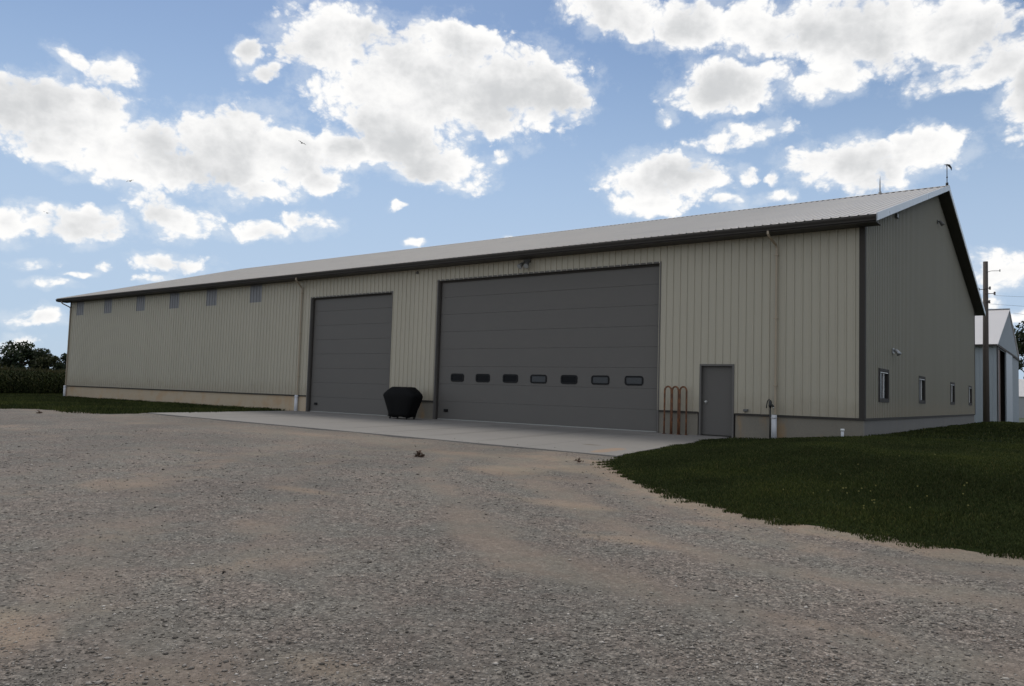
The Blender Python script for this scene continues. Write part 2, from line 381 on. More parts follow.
gx = axis((-90, -40, 2.5), (-40, -14, .6), (-14, 9, .14), (9, 30, .6), (30, 80, 5)); gy = axis((-80, -26, 3), (-26, -21, .5), (-21, -6, .14), (-6, 1, .5))
lot = sheet('gravel_lot', gx, gy, M['gravel'], 0.0, keep=lambda x, y: (sdist(x, y, LAWN_R) < .9) & (sdist(x, y, LAWN_L) < 1.6) & (sdist(x, y, slab_poly) < .6), bump=.012, dirtfn=dirtfn)
drv = sheet('gravel_drive', axis((-.2, 30, 1.5)), axis((31.2, 120, 4)), M['gravel'], .01, keep=lambda x, y: (y < 33.6) | (x > 2), dirtfn=lambda x, y: x*0)

# lawns: a soil sheet feathered under the blades
def lawn(name, poly, xs, ys, zo): return sheet(name, xs, ys, M['soil'], zo, keep=lambda x, y: sdist(x, y, poly) > -.25, bump=.012, zfn=lambda x, y: -.09*(1-ss(-.12, .22, sdist(x, y, poly)+.05*np.sin(x*4.3+y*2.1)+.04*np.sin(9.1*x-7*y))))
lawn('lawn', LAWN_R, axis((-4, 7, .2), (7, 60, 2)), axis((-14, 2, .2), (2, 31, 1)), .012)
lawn('lawn', LAWN_L, axis((-80, -46, 3), (-46, -22, .4)), axis((-30, -15, 1.5), (-15, .05, .4), (2, 30, 3)), .012)

# concrete apron: one sloping slab with sawn joints
def apron():
    bm = bmesh.new(); m = MB(); xs = [-23.62, -22.85]
    def z(x, y): return 0.0 + (edge_z(x)-0.0)*min(1, -y/7)
    edges_l = lambda y: -23.62 + (.77)*(-y/7)
    edges_r = lambda y: float(np.interp(-y, [0, 1.94, 5.4, 7.05], [-3.66, -3.70, -3.58, -3.44]))
    ny = 15; ycoords = [.32] + [-7.05*k/(ny-1) for k in range(ny)]
    ycoords[1] = -.0
    cuts = [-19.9, -15.3, -10.7, -6.0]
    rows = []
    for y in ycoords:
        yy = min(y, 0); row = [edges_l(yy)]
        for c_ in cuts: row += [c_-.006, c_+.006]
        row.append(edges_r(yy)); rows.append([(x, y, z(x, yy)) for x in row])
    for a, b in zip(rows[:-1], rows[1:]):
        for k in range(len(a)-1):
            dz = -.012 if k % 2 == 1 else 0
            q = [a[k], b[k], b[k+1], a[k+1]]
            m.quad(*[(p[0], p[1], p[2]+dz) for p in q])
    f = rows[-1]
    for k in range(len(f)-1): m.quad(f[k], (f[k][0], f[k][1], f[k][2]-.25), (f[k+1][0], f[k+1][1], f[k+1][2]-.25), f[k+1])
    for k in (0, -1):
        for a, b in zip(rows[:-1], rows[1:]): m.quad(a[k], b[k], (b[k][0], b[k][1], b[k][2]-.2), (a[k][0], a[k][1], a[k][2]-.2))
    tag(m.build('concrete_apron', M['apron']), kind='structure'); bm.free()
apron()

# ------------------------------------------------------------------ loose stones, grass
CAM = np.array([4.79869411, -22.01381009, 1.11881938])
FWD = np.array([-0.59649885, 0.80015446, 0.06278506])
def in_view(x, y, pad=1.25):
    dx, dy = x-CAM[0], y-CAM[1]
    f = dx*(-.5977)+dy*.8017; r = dx*.8017+dy*.5977
    return (f > .5) & (np.abs(r) < f*.66*pad+1.0)
def stones():
    n = 620000
    f = 2.2 + 19*rng.random(n)**1.75; r = (rng.random(n)*2-1)*(f*.66*1.45+.8)
    x = CAM[0] + f*-.5977 + r*.8017; y = CAM[1] + f*.8017 + r*.5977
    p = np.clip(2.8/f, 0, 1)**1.5*1.2; keep = (rng.random(n) < p) & (sdist(x, y, LAWN_R) < -.12) & ((sdist(x, y, slab_poly) < -.02) | ((sdist(x, y, slab_poly) < .7) & (y < -6.2) & (rng.random(n) < .12))) & (sdist(x, y, LAWN_L) < -.1)
    dd = dirtfn(x, y); lanes = .5+.5*np.sin(x*.9+y*1.9+np.sin(x*.5)*2)
    keep &= rng.random(n) > dd*.85; keep &= rng.random(n) > .12+.88*packfn(x, y)
    x, y, f = x[keep], y[keep], f[keep]; n = len(x)
    s = np.clip(.0062*np.exp(rng.normal(0, .42, n)), .003, .02)*np.clip(f/8, .95, 1.6)
    base = np.array([(1, 0, 0), (-1, 0, 0), (0, 1, 0), (0, -1, 0), (0, 0, 1), (0, 0, -1)], float)
    V = base[None]*(1+rng.uniform(-.35, .35, (n, 6, 1))) + rng.uniform(-.3, .3, (n, 6, 3))
    V *= (s[:, None]*np.stack([rng.uniform(.8, 1.4, n), rng.uniform(.7, 1.2, n), rng.uniform(.30, .6, n)], -1))[:, None, :]
    a = rng.random(n)*6.283; ca, sa = np.cos(a)[:, None], np.sin(a)[:, None]
    V = np.stack([V[..., 0]*ca - V[..., 1]*sa, V[..., 0]*sa + V[..., 1]*ca, V[..., 2]], -1)
    z = hgt(x, y)+bumpy(x, y, .012)+s*.25; sl2 = sdist(x, y, slab_poly) > 0; z = np.where(sl2, edge_z(x)*np.clip(-y/7, 0, 1)+s*.3, z)
    V += np.stack([x, y, z], -1)[:, None, :]
    tri = np.array([(0, 2, 4), (2, 1, 4), (1, 3, 4), (3, 0, 4), (2, 0, 5), (1, 2, 5), (3, 1, 5), (0, 3, 5)])
    F = (np.arange(n)[:, None, None]*6+tri[None]).reshape(-1, 3)
    return np_mesh('loose_gravel', V.reshape(-1, 3), F, M['stone'], 3)
o = stones(); tag(o, 'loose crushed stones strewn over the grey gravel yard', 'gravel', kind='stuff')

def blades(name, x, y, hh, ww, mat):
    n = len(x); z = hgt(x, y)+bumpy(x, y, .012)+.005
    a = rng.random(n)*6.283; dx, dy = np.cos(a)*ww/2, np.sin(a)*ww/2
    lx, ly = rng.normal(0, .45, n)*hh, rng.normal(0, .45, n)*hh
    b0 = np.stack([x-dx, y-dy, z-.02], -1); b1 = np.stack([x+dx, y+dy, z-.02], -1)
    m0 = np.stack([x-dx*.7+lx*.4, y-dy*.7+ly*.4, z+hh*.6], -1); m1 = np.stack([x+dx*.7+lx*.4, y+dy*.7+ly*.4, z+hh*.6], -1)
    t_ = np.stack([x+lx, y+ly, z+hh], -1)
    V = np.stack([b0, b1, m1, m0, t_], 1).reshape(-1, 3); i = np.arange(n)[:, None]*5
    F = np.concatenate([i+np.array([[0, 1, 2]]), i+np.array([[0, 2, 3]]), i+np.array([[3, 2, 4]])], 1).reshape(-1, 3)
    return np_mesh(name, V, F, mat, 3)
def grass_right():
    n1, n2 = 760000, 760000; n = n1+n2
    x = np.concatenate([rng.uniform(-4.2, 12, n1), rng.uniform(-4.2, 30, n2)]); y = np.concatenate([rng.uniform(-14.5, -1, n1), rng.uniform(-14.5, 31, n2)]); dist = np.hypot(x-CAM[0], y-CAM[1])
    d = sdist(x, y, LAWN_R) + .10*np.sin(x*5.1+y*3)+.08*np.sin(x*11.3-y*8.1)+rng.normal(0, .05, n)
    keep = (d > .02) & in_view(x, y, 2.1) & (rng.random(n) < np.clip((14/dist)**1.15, .13, 1)) & ~((x < .02) & (y > -.02))
    clump = .5+.5*np.sin(x*2.3+1.7*np.sin(y*1.9))*np.sin(y*2.7+x*.8)
    keep &= rng.random(n) < .7+.3*clump
    x, y, dist, d, clump = x[keep], y[keep], dist[keep], d[keep], clump[keep]
    k = np.clip(dist/11, 1, 3.2)
    hh = rng.uniform(.022, .055, len(x))*(1+.28*(k-1))*(.75+.5*clump)*np.clip(.5+d*1.4, .5, 1)
    return blades('grass', x, y, hh, .012*k*rng.uniform(.7, 1.4, len(x)), M['blade'])
tag(grass_right(), 'dark green mown lawn grass beside the gable wall', 'grass', kind='stuff')
def grass_left():
    n = 260000; x = rng.uniform(-62, -22, n); y = rng.uniform(-20, 4, n)
    d = sdist(x, y, LAWN_L) + .3*np.sin(x*1.1+y)+rng.normal(0, .08, n)
    keep = (d > 0) & in_view(x, y, 1.6) & ~((x > -45.7) & (y > -.03)); x, y = x[keep], y[keep]
    if len(x) > 120000: x, y = x[:120000], y[:120000]
    return blades('grass', x, y, rng.uniform(.06, .14, len(x)), .028*rng.uniform(.7, 1.4, len(x)), M['blade'])
tag(grass_left(), 'strip of green grass along the tan base of the shed', 'grass', kind='stuff')
def dandelions():
    n = 30; x = np.concatenate([rng.normal(2.7, .55, 22), rng.uniform(1, 5, 8)]); y = np.concatenate([rng.normal(-11.2, .5, 22), rng.uniform(-12, -7, 8)])
    m = MB()
    for a, b in zip(x, y):
        if sdist(a, b, LAWN_R) < .3: continue
        z = float(hgt(a, b))+.085; m.lathe([(.003, z-.02), (.010, z-.01), (.009, z-.006), (.003, z-.004)], a, b, 7)
    return m.build('dandelion_flowers', M['flower'])
tag(dandelions(), 'tiny yellow flowers dotted through the dark lawn', 'flowers', kind='stuff')

# ------------------------------------------------------------------ the machine shed
L0, W, HW = -45.618, 24.43, 5.95
EY, EZ, RY, RZ = -.62, 5.985, 12.215, 9.70     # roof eave edge and ridge
XR, XL = .45, -46.22
shed = empty('machine_shed', (-22.8, 12.2, 0), 'long tan ribbed steel farm shed with grey roof and two big taupe doors', 'farm shed')
SO = (-22.8, 12.2, 0)
def part(mb, name, mat, parent=None, bevel=0):
    """child of the shed, coordinates given in world space"""
    o = mb.build(name, mat, None, (0, 0, 0), bevel)
    if parent is None or parent is shed: o.parent = shed; o.matrix_parent_inverse = Matrix.Translation((-SO[0], -SO[1], -SO[2]))
    else: o.parent = parent
    return o

def ribbed(m, s0, s1, fn, t0, t1, holes=(), pitch=.2286, hgt_=.027, phase=0.0, base_w=.028, top_w=.014, mid=True):
    """ribbed sheet. fn(s,t,off)->point; t0,t1 numbers or functions of s; holes (sa,sb,ta,tb)"""
    prof = []
    k = math.floor((s0-phase)/pitch)-1
    while phase+k*pitch < s1+pitch:
        c = phase+k*pitch
        prof += [(c-base_w, 0), (c-top_w, hgt_), (c+top_w, hgt_), (c+base_w, 0)]
        if mid: prof += [(c+pitch/2-.012, 0), (c+pitch/2, hgt_*.16), (c+pitch/2+.012, 0)]
        k += 1
    S = np.array([p[0] for p in prof]); O = np.array([p[1] for p in prof])
    brk = [s0, s1] + [v for h in holes for v in h[:2]]
    ss_ = np.unique(np.round(np.concatenate([S[(S > s0+.001) & (S < s1-.001)], [b for b in brk if s0 <= b <= s1]]), 5))
    oo = np.interp(ss_, S, O)
    f0 = t0 if callable(t0) else (lambda s: t0); f1 = t1 if callable(t1) else (lambda s: t1)
    for a, b, oa, ob in zip(ss_[:-1], ss_[1:], oo[:-1], oo[1:]):
        mid_ = (a+b)/2
        hs = sorted([(h[2], h[3]) for h in holes if h[0] <= mid_ <= h[1]])
        segs = []; la = lambda s: f0(s)
        cur = f0
        for ha, hb in hs:
            if ha > f0(mid_)+.001: segs.append((cur, (lambda s, v=ha: v)))
            cur = (lambda s, v=hb: v)
        segs.append((cur, f1))
        for g0, g1 in segs:
            if g1(mid_)-g0(mid_) < .002: continue
            m.quad(fn(a, g0(a), oa), fn(b, g0(b), ob), fn(b, g1(b), ob), fn(a, g1(a), oa))

BD = (-15.20, -5.94, 5.27); LD = (-22.68, -17.695, 4.97); WD = (-4.572, -3.518, 2.12)
SK = .69
VENTS = [(-44.9, -43.98), (-41.36, -40.42), (-37.78, -36.98), (-34.35, -33.38), (-30.75, -29.84), (-27.14, -26.2)]
VENTS = [(round(a/.2286)*.2286, (round(a/.2286)+4)*.2286) for a, b in VENTS]
VZ0, VZ1 = 4.97, 5.79
holes = [(BD[0], BD[1], 0, BD[2]), (LD[0], LD[1], 0, LD[2]), (WD[0], WD[1], 0, WD[2])] + [(a, b, VZ0, VZ1) for a, b in VENTS]
fr = lambda s, t, o: (s, -o, t)
m = MB(); ribbed(m, L0, 0, fr, SK, 5.93, holes)
part(m, 'front_wall', M['siding'])
for a, b in VENTS:
    m = MB(); ribbed(m, a, b, lambda s, t, o: (s, .004-o, t), VZ0, VZ1)
    part(m, 'vent_panel', M['vent'])
# gable walls: top follows the roof underside
slope = (RZ-EZ)/(RY-EY)
def under(y): return EZ-.17+slope*(min(y, 2*RY-y)-EY)
WIN = [(1.65, 3.17), (7.97, 9.39), (15.62, 16.92), (21.74, 23.0)]
WIN = [((a+b)/2-.66, (a+b)/2+.66) for a, b in WIN]; WZ = (1.145, 2.105)
gh = [(a+.08, b-.08, WZ[0]+.07, WZ[1]-.07) for a, b in WIN]
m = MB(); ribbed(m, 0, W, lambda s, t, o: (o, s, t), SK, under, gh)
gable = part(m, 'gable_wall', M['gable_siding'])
m = MB(); ribbed(m, 0, W, lambda s, t, o: (L0-o, s, t), SK, under); part(m, 'gable_wall', M['siding'])
m = MB(); ribbed(m, L0, 0, lambda s, t, o: (s, W+o, t), SK, 5.965); part(m, 'rear_wall', M['siding'])
# splash boards / base
def skirt(x0, x1, mat):
    m = MB(); m.box(x0, x1, .012, .14, -.5, SK-.04); part(m, 'base_board', mat)
skirt(L0+.012, LD[0]-.05, M['plank']); skirt(LD[1]+.05, BD[0]-.05, M['base']); skirt(BD[1]+.05, WD[0]-.05, M['base']); skirt(WD[1]+.05, -.012, M['base'])
m = MB(); m.box(-.14, -.012, .1405, W-.012, -.5, SK-.04); part(m, 'base_board', M['base_cool'])
m = MB(); m.box(L0+.012, L0+.14, .1405, W-.012, -.5, SK-.04); m.box(L0+.141, -.141, W-.14, W-.012, -.5, SK-.04); part(m, 'base_board', M['plank'])
for x0, x1 in ((L0-.02, LD[0]-.05), (LD[1]+.05, BD[0]-.05), (BD[1]+.05, WD[0]-.05), (WD[1]+.05, .02)):
    m = MB(); m.box(x0, x1, -.03, .011, SK-.045, SK+.012); part(m, 'drip_trim', M['trim'])
m = MB(); m.box(-.011, .03, .0115, W, SK-.045, SK+.012); part(m, 'drip_trim', M['trim'])
# corner trims
def ell(cx, sx_, sy_, y):
    m = MB(); a, b = cx+sx_*.034, y+sy_*.034; a2, b2 = cx-sx_*.11, y-sy_*.11; a3, b3 = cx+sx_*.0215, y+sy_*.0215
    q = [(a2, b), (a, b), (a, b2), (a3, b2), (a3, b3), (a2, b3)]
    m.prism(q, 'z', SK+.013, 5.93); part(m, 'corner_trim', M['trim'])
ell(0, 1, -1, 0); ell(L0, -1, -1, 0); ell(0, 1, 1, W); ell(L0, -1, 1, W)


# roof: dark deck (fascia and soffit), ribbed steel, ridge cap, rake trims
deck = MB(); pf = lambda y: EZ+slope*(min(y, 2*RY-y)-EY)
deck.prism([(EY+.05, pf(EY+.05)-.012), (RY, RZ-.012), (2*RY-EY-.05, pf(EY+.05)-.012), (2*RY-EY-.05, pf(EY+.05)-.165), (RY, RZ-.165), (EY+.05, pf(EY+.05)-.165)], 'x', XL+.02, XR-.02)
roof = part(deck, 'roof', M['soffit'])
sl = math.hypot(RY-EY, RZ-EZ); ny, nz = -(RZ-EZ)/sl, (RY-EY)/sl; ty, tz = (RY-EY)/sl, (RZ-EZ)/sl
m = MB(); ribbed(m, XL, XR, lambda s, t, o: (s, EY+ty*t+ny*o, EZ+tz*t+nz*o), 0, sl-.01, hgt_=.022)
ribbed(m, XL, XR, lambda s, t, o: (s, 2*RY-EY-ty*t-ny*o, EZ+tz*t+nz*o), 0, sl-.01, hgt_=.022)
part(m, 'roof_sheet', M['roof'], roof)
m = MB()
for s_ in (1, -1):
    y1, z1 = RY-s_*.22, RZ-.22*slope+.036
    m.prism([(RY, RZ+.036), (y1, z1), (y1, z1-.02), (RY, RZ+.016)] if s_ > 0 else [(RY, RZ+.016), (y1, z1-.02), (y1, z1), (RY, RZ+.036)], 'x', XL, XR+.015)
part(m, 'ridge_cap', M['roof'], roof)
m = MB(); zc = RZ-.22*slope; poly = [(XL, zc-.012)]; k = XL+.1
while k < XR-.2:
    poly += [(k, zc-.004), (k, zc+.028), (k+.10, zc+.028), (k+.10, zc-.004)]; k += .2286
poly += [(XR, zc-.004), (XR, zc-.012)]
m.prism(poly, 'y', RY-.235, RY-.221)
part(m, 'closure_strip', M['trim'], roof)
for X0, X1 in ((XR-.02, XR+.012), (XL-.012, XL+.02)):
    m = MB()
    for s_ in (1, -1):
        a, b = (EY+.002, RY) if s_ > 0 else (2*RY-EY-.002, RY)
        za = EZ+.03
        q = [(a, za), (b, RZ+.03), (b, RZ-.175), (a, za-.205)]
        m.prism(q if s_ > 0 else q[::-1], 'x', X0, X1)
    part(m, 'rake_trim', M['rake'], roof)
m = MB(); m.box(XL+.03, XR-.03, -.571, -.004, 5.795, 5.815); m.box(XL+.03, XR-.03, -.571, -.555, 5.8155, 5.86); part(m, 'soffit', M['soffit'], roof)
# gutter (K-profile) along the front eave
gp = [(-.52, 5.965), (-.58, 5.965), (-.585, 5.86), (-.60, 5.835), (-.52, 5.835)]
m = MB(); m.prism([(-.572, 5.95), (-.66, 5.955), (-.672, 5.94), (-.665, 5.905), (-.635, 5.86), (-.632, 5.822), (-.572, 5.818)], 'x', XL-.005, XR-.022)
part(m, 'gutter', M['trim'], roof)
def spout(x, xw, low):
    m = MB(); m.tube([(x, -.60, 5.82), (x, -.60, 5.74), (x+(xw-x)*.15, -.54, 5.68), (xw, -.12, 5.50), (xw, -.068, 5.43), (xw, -.066, 3), (xw, -.066, .72)], .038, 4)
    for z in (1.5, 3.4, 5.2): m.box(xw-.055, xw+.055, -.103, -.022, z, z+.03)
    o = part(m, 'downspout', M['dspout'])
    m = MB(); m.tube([(xw-.02, -.085, .70), (xw-.02, -.085, low)], .075, 14); m.tube([(xw-.02, -.085, .64), (xw-.02, -.085, .60)], .082, 14)
    part(m, 'drain_pipe', M['pvc'], o)
spout(-2.37, -2.30, -.1); spout(-23.05, -23.30, -.2); spout(-45.55, -45.52, -.2)

# overhead doors
def jambs(x0, x1, zt, name='door_frame', w=.05, dep=.2, zb=-.02):
    m = MB(); m.box(x0-w, x0, -.022, dep, zb, zt+w); m.box(x1, x1+w, -.022, dep, zb, zt+w); m.box(x0, x1, -.022, dep, zt, zt+w)
    return m
def overhead(x0, x1, zt, nsec, windows, lockx):
    m = MB(); zz = np.linspace(.035, zt+.03, nsec+1)
    for a, b in zip(zz[:-1], zz[1:]):
        hz = (b-a)
        m.prism([(.152, a+.0008), (.146, a+.008), (.146, b-.008), (.152, b-.0008), (.19, b-.0008), (.19, a+.0008)], 'x', x0+.004, x1-.004)
    d = part(m, 'overhead_door', M['door'])
    m = MB(); m.box(x0+.004, x1-.004, .16, .2, .03, zt); part(m, 'section_joint', M['doorline'], d)
    part(jambs(x0, x1, zt), 'door_frame', M['door'], d)
    m = MB(); m.box(x0+.002, x0+.06, .09, .145, 0.0, zt); m.box(x1-.06, x1-.002, .09, .145, 0, zt); m.box(x0+.061, x1-.061, .09, .145, zt-.06, zt-.001); part(m, 'weather_strip', M['trim'], d)
    m = MB(); m.box(x0+.07, x1-.07, .120, .16, .004, .034); part(m, 'bottom_seal', M['seal'], d)
    m = MB(); m.box(lockx-.09, lockx+.09, .10, .145, .30, .40); m.box(lockx-.03, lockx+.05, .085, .0995, .32, .38); part(m, 'door_handle', M['black'], d)
    for wx0, wx1 in windows:
        za, zb = 1.44, 1.745; r = .09
        def rr(g):
            pts = []
            for cx, cz, a0 in ((wx1-r, zb-r, 0), (wx0+r, zb-r, 90), (wx0+r, za+r, 180), (wx1-r, za+r, 270)):
                for q in range(6): an = R(a0+q*18); pts.append((cx+(r+g)*math.cos(an), cz+(r+g)*math.sin(an)))
            return pts
        outer, inner = rr(.0), rr(-.055); m = MB(); n = len(outer)
        for i in range(n):
            j = (i+1) % n
            o1, o2, i1, i2 = outer[i], outer[j], inner[i], inner[j]
            m.quad((o1[0], .128, o1[1]), (o2[0], .128, o2[1]), (i2[0], .128, i2[1]), (i1[0], .128, i1[1]))
            m.quad((o1[0], .128, o1[1]), (o1[0], .1455, o1[1]), (o2[0], .1455, o2[1]), (o2[0], .128, o2[1]))
            m.quad((i1[0], .128, i1[1]), (i2[0], .128, i2[1]), (i2[0], .142, i2[1]), (i1[0], .142, i1[1]))
        fo = part(m, 'door_window', M['black'], d)
        m = MB(); m.face([(p[0], .141, p[1]) for p in inner]); part(m, 'pane', M['doorglass'] if wx0 in (-10.87, -8.41, -7.17) else M['darkglass'], fo)
    return d
wins = [(-14.54, -13.90), (-13.33, -12.67), (-12.08, -11.41), (-10.87, -10.18), (-9.61, -8.95), (-8.41, -7.73), (-7.17, -6.51)]
big = overhead(*BD, 8, wins, -14.72); tag(big, 'wide taupe overhead door with a row of seven small windows')
small = overhead(*LD, 8, [], -22.25); tag(small, 'narrower taupe overhead door without windows')
# walk door
m = MB(); m.box(WD[0]+.055, WD[1]-.055, .10, .145, .03, 2.06)
wd = part(m, 'entry_door', M['steeldoor'], None, .004)
m = jambs(WD[0]+.05, WD[1]-.05, 2.065, w=.055, dep=.16); part(m, 'door_frame', M['door'], wd)
m = MB(); m.box(WD[0]+.05, WD[1]-.05, .0, .16, -.02, .022); part(m, 'threshold', M['trim'], wd)
m = MB(); kx = WD[0]+.17
m.tube([(kx, .10, 1.0), (kx, .085, 1.0)], .04, 14); m.tube([(kx, .085, 1.0), (kx, .06, 1.0), (kx, .045, 1.0), (kx, .03, 1.0), (kx, .02, 1.0)], [.012, .014, .03, .033, .018], 14)
part(m, 'door_handle', M['chrome'], wd)
for z in (.3, 1.05, 1.8):
    m = MB(); m.tube([(WD[1]-.062, .095, z), (WD[1]-.062, .095, z+.1)], .008, 8); part(m, 'hinge', M['chrome'], wd)

# gable windows
for (a, b) in WIN:
    z0, z1 = WZ; m = MB()
    m.box(-.02, .036, a, a+.078, z0, z1); m.box(-.02, .036, b-.078, b, z0, z1); m.box(-.02, .036, a+.0785, b-.0785, z0, z0+.068); m.box(-.02, .036, a+.0785, b-.0785, z1-.068, z1)
    wo = part(m, 'window', M['trim'])
    m = MB(); i0, i1, w0, w1 = a+.0785, b-.0785, z0+.0685, z1-.0685
    m.box(-.05, .028, i0, i0+.05, w0, w1); m.box(-.05, .028, i1-.05, i1, w0, w1); m.box(-.05, .028, i0+.0505, i1-.0505, w0, w0+.04); m.box(-.05, .028, i0+.0505, i1-.0505, w1-.05, w1)
    mid_ = i0+(i1-i0)*.55
    part(m, 'window_frame', M['trim'], wo); m = MB(); m.box(-.025, .004, mid_-.014, mid_+.014, w0+.06, w1-.055); m.box(-.048, .031, i0+.055, i1-.055, w1-.052, w1-.035); part(m, 'mullion_glint', M['white'], wo)  # white mullion and head strip stand in for a bright reflection
    m = MB(); m.box(-.035, -.028, i0+.0505, mid_-.0305, w0+.0405, w1-.0505); m.box(-.035, -.028, mid_+.0305, i1-.0505, w0+.0405, w1-.0505); part(m, 'pane', M['glass'], wo)

# fittings on the walls
def floodlight():
    m = MB(); x = -11.02; m.box(x-.14, x+.14, -.08, -.021, 5.66, 5.80)
    o = part(m, 'floodlight', M['lampmetal'])
    for sx, ang in ((-.16, .5), (.15, -.25)):
        m = MB(); p0 = Vector((x+sx*.6, -.08, 5.70)); d = Vector((sx*1.2, -.8, -.75)).normalized(); p = p0+d*.03
        m.tube([p0, p0+d*.10], .02, 8); m.tube([p0+d*.09, p0+d*.12, p0+d*.2, p0+d*.31], [.03, .055, .075, .098], 14); part(m, 'lamp_head', M['lampmetal'], o)
        m = MB(); m.tube([p0+d*.3105, p0+d*.318], [.092, .085], 14); part(m, 'lamp_lens', M['lens'], o)
floodlight()
m = MB(); m.box(-3.21, -3.08, -.075, -.021, .76, .83); m.box(-3.20, -3.09, -.085, -.0755, .77, .825); part(m, 'outlet_box', M['lampmetal'])
m = MB(); m.lathe([(.05, 5.62), (.06, 5.65), (.055, 5.69), (.03, 5.72)], -16.3, -.045, 10); part(m, 'wall_sensor', M['lampmetal'])
m = MB(); m.box(.021, .06, 3.52, 3.66, 2.62, 2.78); m.tube([(.055, 3.59, 2.72), (.11, 3.59, 2.71), (.16, 3.59, 2.66), (.22, 3.59, 2.58)], [.03, .05, .06, .07], 12); part(m, 'wall_light', M['gal'])
m = MB(); m.box(.021, .05, 12.3, 12.44, 8.28, 8.42); m.tube([(.05, 12.37, 8.36), (.1, 12.37, 8.36), (.18, 12.37, 8.26), (.21, 12.37, 8.2)], [.03, .05, .07, .07], 12); part(m, 'wall_light', M['lampmetal'])
m = MB(); m.box(.021, .09, 4.0, 4.25, 6.86, 6.98); part(m, 'junction_box', M['lampmetal'])
# lightning rod and ridge vane
m = MB(); m.tube([(-2.05, RY, RZ+.03), (-2.05, RY, RZ+.5), (-2.05, RY, RZ+.76)], [.028, .022, .006], 8); m.tube([(-2.05, RY, RZ+.03), (-2.05, RY, RZ+.10)], .06, 8); part(m, 'lightning_rod', M['gal'], roof)
m = MB(); vx = .38
m.tube([(vx, RY, RZ), (vx, RY, RZ+.8)], .016, 8); m.tube([(vx, RY, RZ+.02), (vx, RY, RZ+.14)], .05, 8); m.tube([(vx, RY, RZ+.34), (vx, RY, RZ+.38)], .03, 8)
m.tube([(vx-.02, RY, RZ+.80), (vx, RY, RZ+.86), (vx+.07, RY+.02, RZ+.83), (vx+.14, RY+.03, RZ+.72), (vx+.15, RY+.03, RZ+.62)], [.015, .035, .045, .03, .01], 8)
m.tube([(vx-.10, RY-.02, RZ+.87), (vx, RY, RZ+.86)], [.008, .022], 8)
part(m, 'weather_vane', M['hyd'], roof)

# ------------------------------------------------------------------ covered grill
def grill():
    g = empty('covered_grill', (-15.90, -1.0, -.01), 'barbecue grill under a black vinyl cover between the two big doors', 'grill')
    m = MB(); rings = [(.50, .30, .07, 0), (.53, .31, .2, .0), (.66, .34, .48, .0), (.80, .36, .78, 0), (.835, .36, .86, 0), (.79, .35, .94, 0), (.62, .32, 1.07, .01), (.47, .29, 1.165, .02), (.43, .26, 1.19, .02), (.36, .18, 1.195, .02)]
    n = 48; ex = 4.5; vs = []
    for k, (a, b, z, dy) in enumerate(rings):
        for j in range(n):
            t = 2*math.pi*j/n; ct, st = math.cos(t), math.sin(t); rr = (abs(ct)**ex+abs(st)**ex)**(-1/ex)
            fold = 1+.030*math.sin(9*t+k*.6)*(1.2-z) + .020*math.sin(17*t+1.3*k)*(1.2-z)
            vs.append((a*rr*ct*fold, b*rr*st*fold+dy, z + (.018*math.sin(5*t+1) if k == 0 else 0)))
    m.v = vs
    for k in range(len(rings)-1):
        for j in range(n): a = k*n+j; b = k*n+(j+1) % n; m.f.append([a, b, b+n, a+n]); m.m.append(0); m.sm.append(True)
    m.f.append([(len(rings)-1)*n+j for j in range(n)]); m.m.append(0); m.sm.append(True)
    c = m.build('cover', M['cover'], g)
    s_ = c.modifiers.new('thick', 'SOLIDIFY'); s_.thickness = .006
    for x in (-.43, .43):
        for y in (-.2, .2):
            m = MB(); m.tube([(x, y, .07), (x, y, .5)], .02, 8); lg = m.build('leg', M['black'], g)
            m = MB(); m.tube([(x-.018, y, .037), (x+.018, y, .037)], .037, 16); m.build('caster', M['rubber'], lg)
    m = MB(); m.box(-.42, .42, -.2, .2, .12, .15); m.box(-.47, .47, -.24, .24, .5, .62); m.build('firebox', M['black'], g)
    return g
grill()

# ------------------------------------------------------------------ rusty pipe hoops
def hoop():
    o = empty('pipe_hoop', (0, 0, 0)); m = MB(); r = .105; pts = [(-r, 0, .01), (-r, 0, .7), (-r, 0, 1.30)]
    for k in range(1, 12): a = math.pi-math.pi*k/12; pts.append((r*math.cos(a), 0, 1.30+r*1.25*math.sin(a)))
    pts += [(r, 0, 1.30), (r, 0, .7), (r, 0, .01)]
    m.tube(pts, .027, 10); m.build('bent_pipe', M['rust'], o)
    for s_ in (-1, 1):
        m = MB(); m.box(s_*r-.045, s_*r+.045, -.05, .05, 0, .012); m.build('foot_plate', M['rust'], o)
    return o
hp = hoop()
for k, (x, y, rz, lab) in enumerate([(-5.48, -.24, 4, 'rusty bent steel pipe hoop nearest the wide overhead door'), (-5.235, -.25, -3, 'middle one of three rusty bent pipe hoops'), (-4.985, -.24, 2, 'rusty bent steel pipe hoop nearest the entry door')]):
    h_ = hp if k == 0 else copy_tree(hp); h_.location = (x, y, -.005); h_.rotation_euler.z = R(rz)
    tag(h_, lab, 'pipe hoop', 'rusty pipe hoops between the doors')

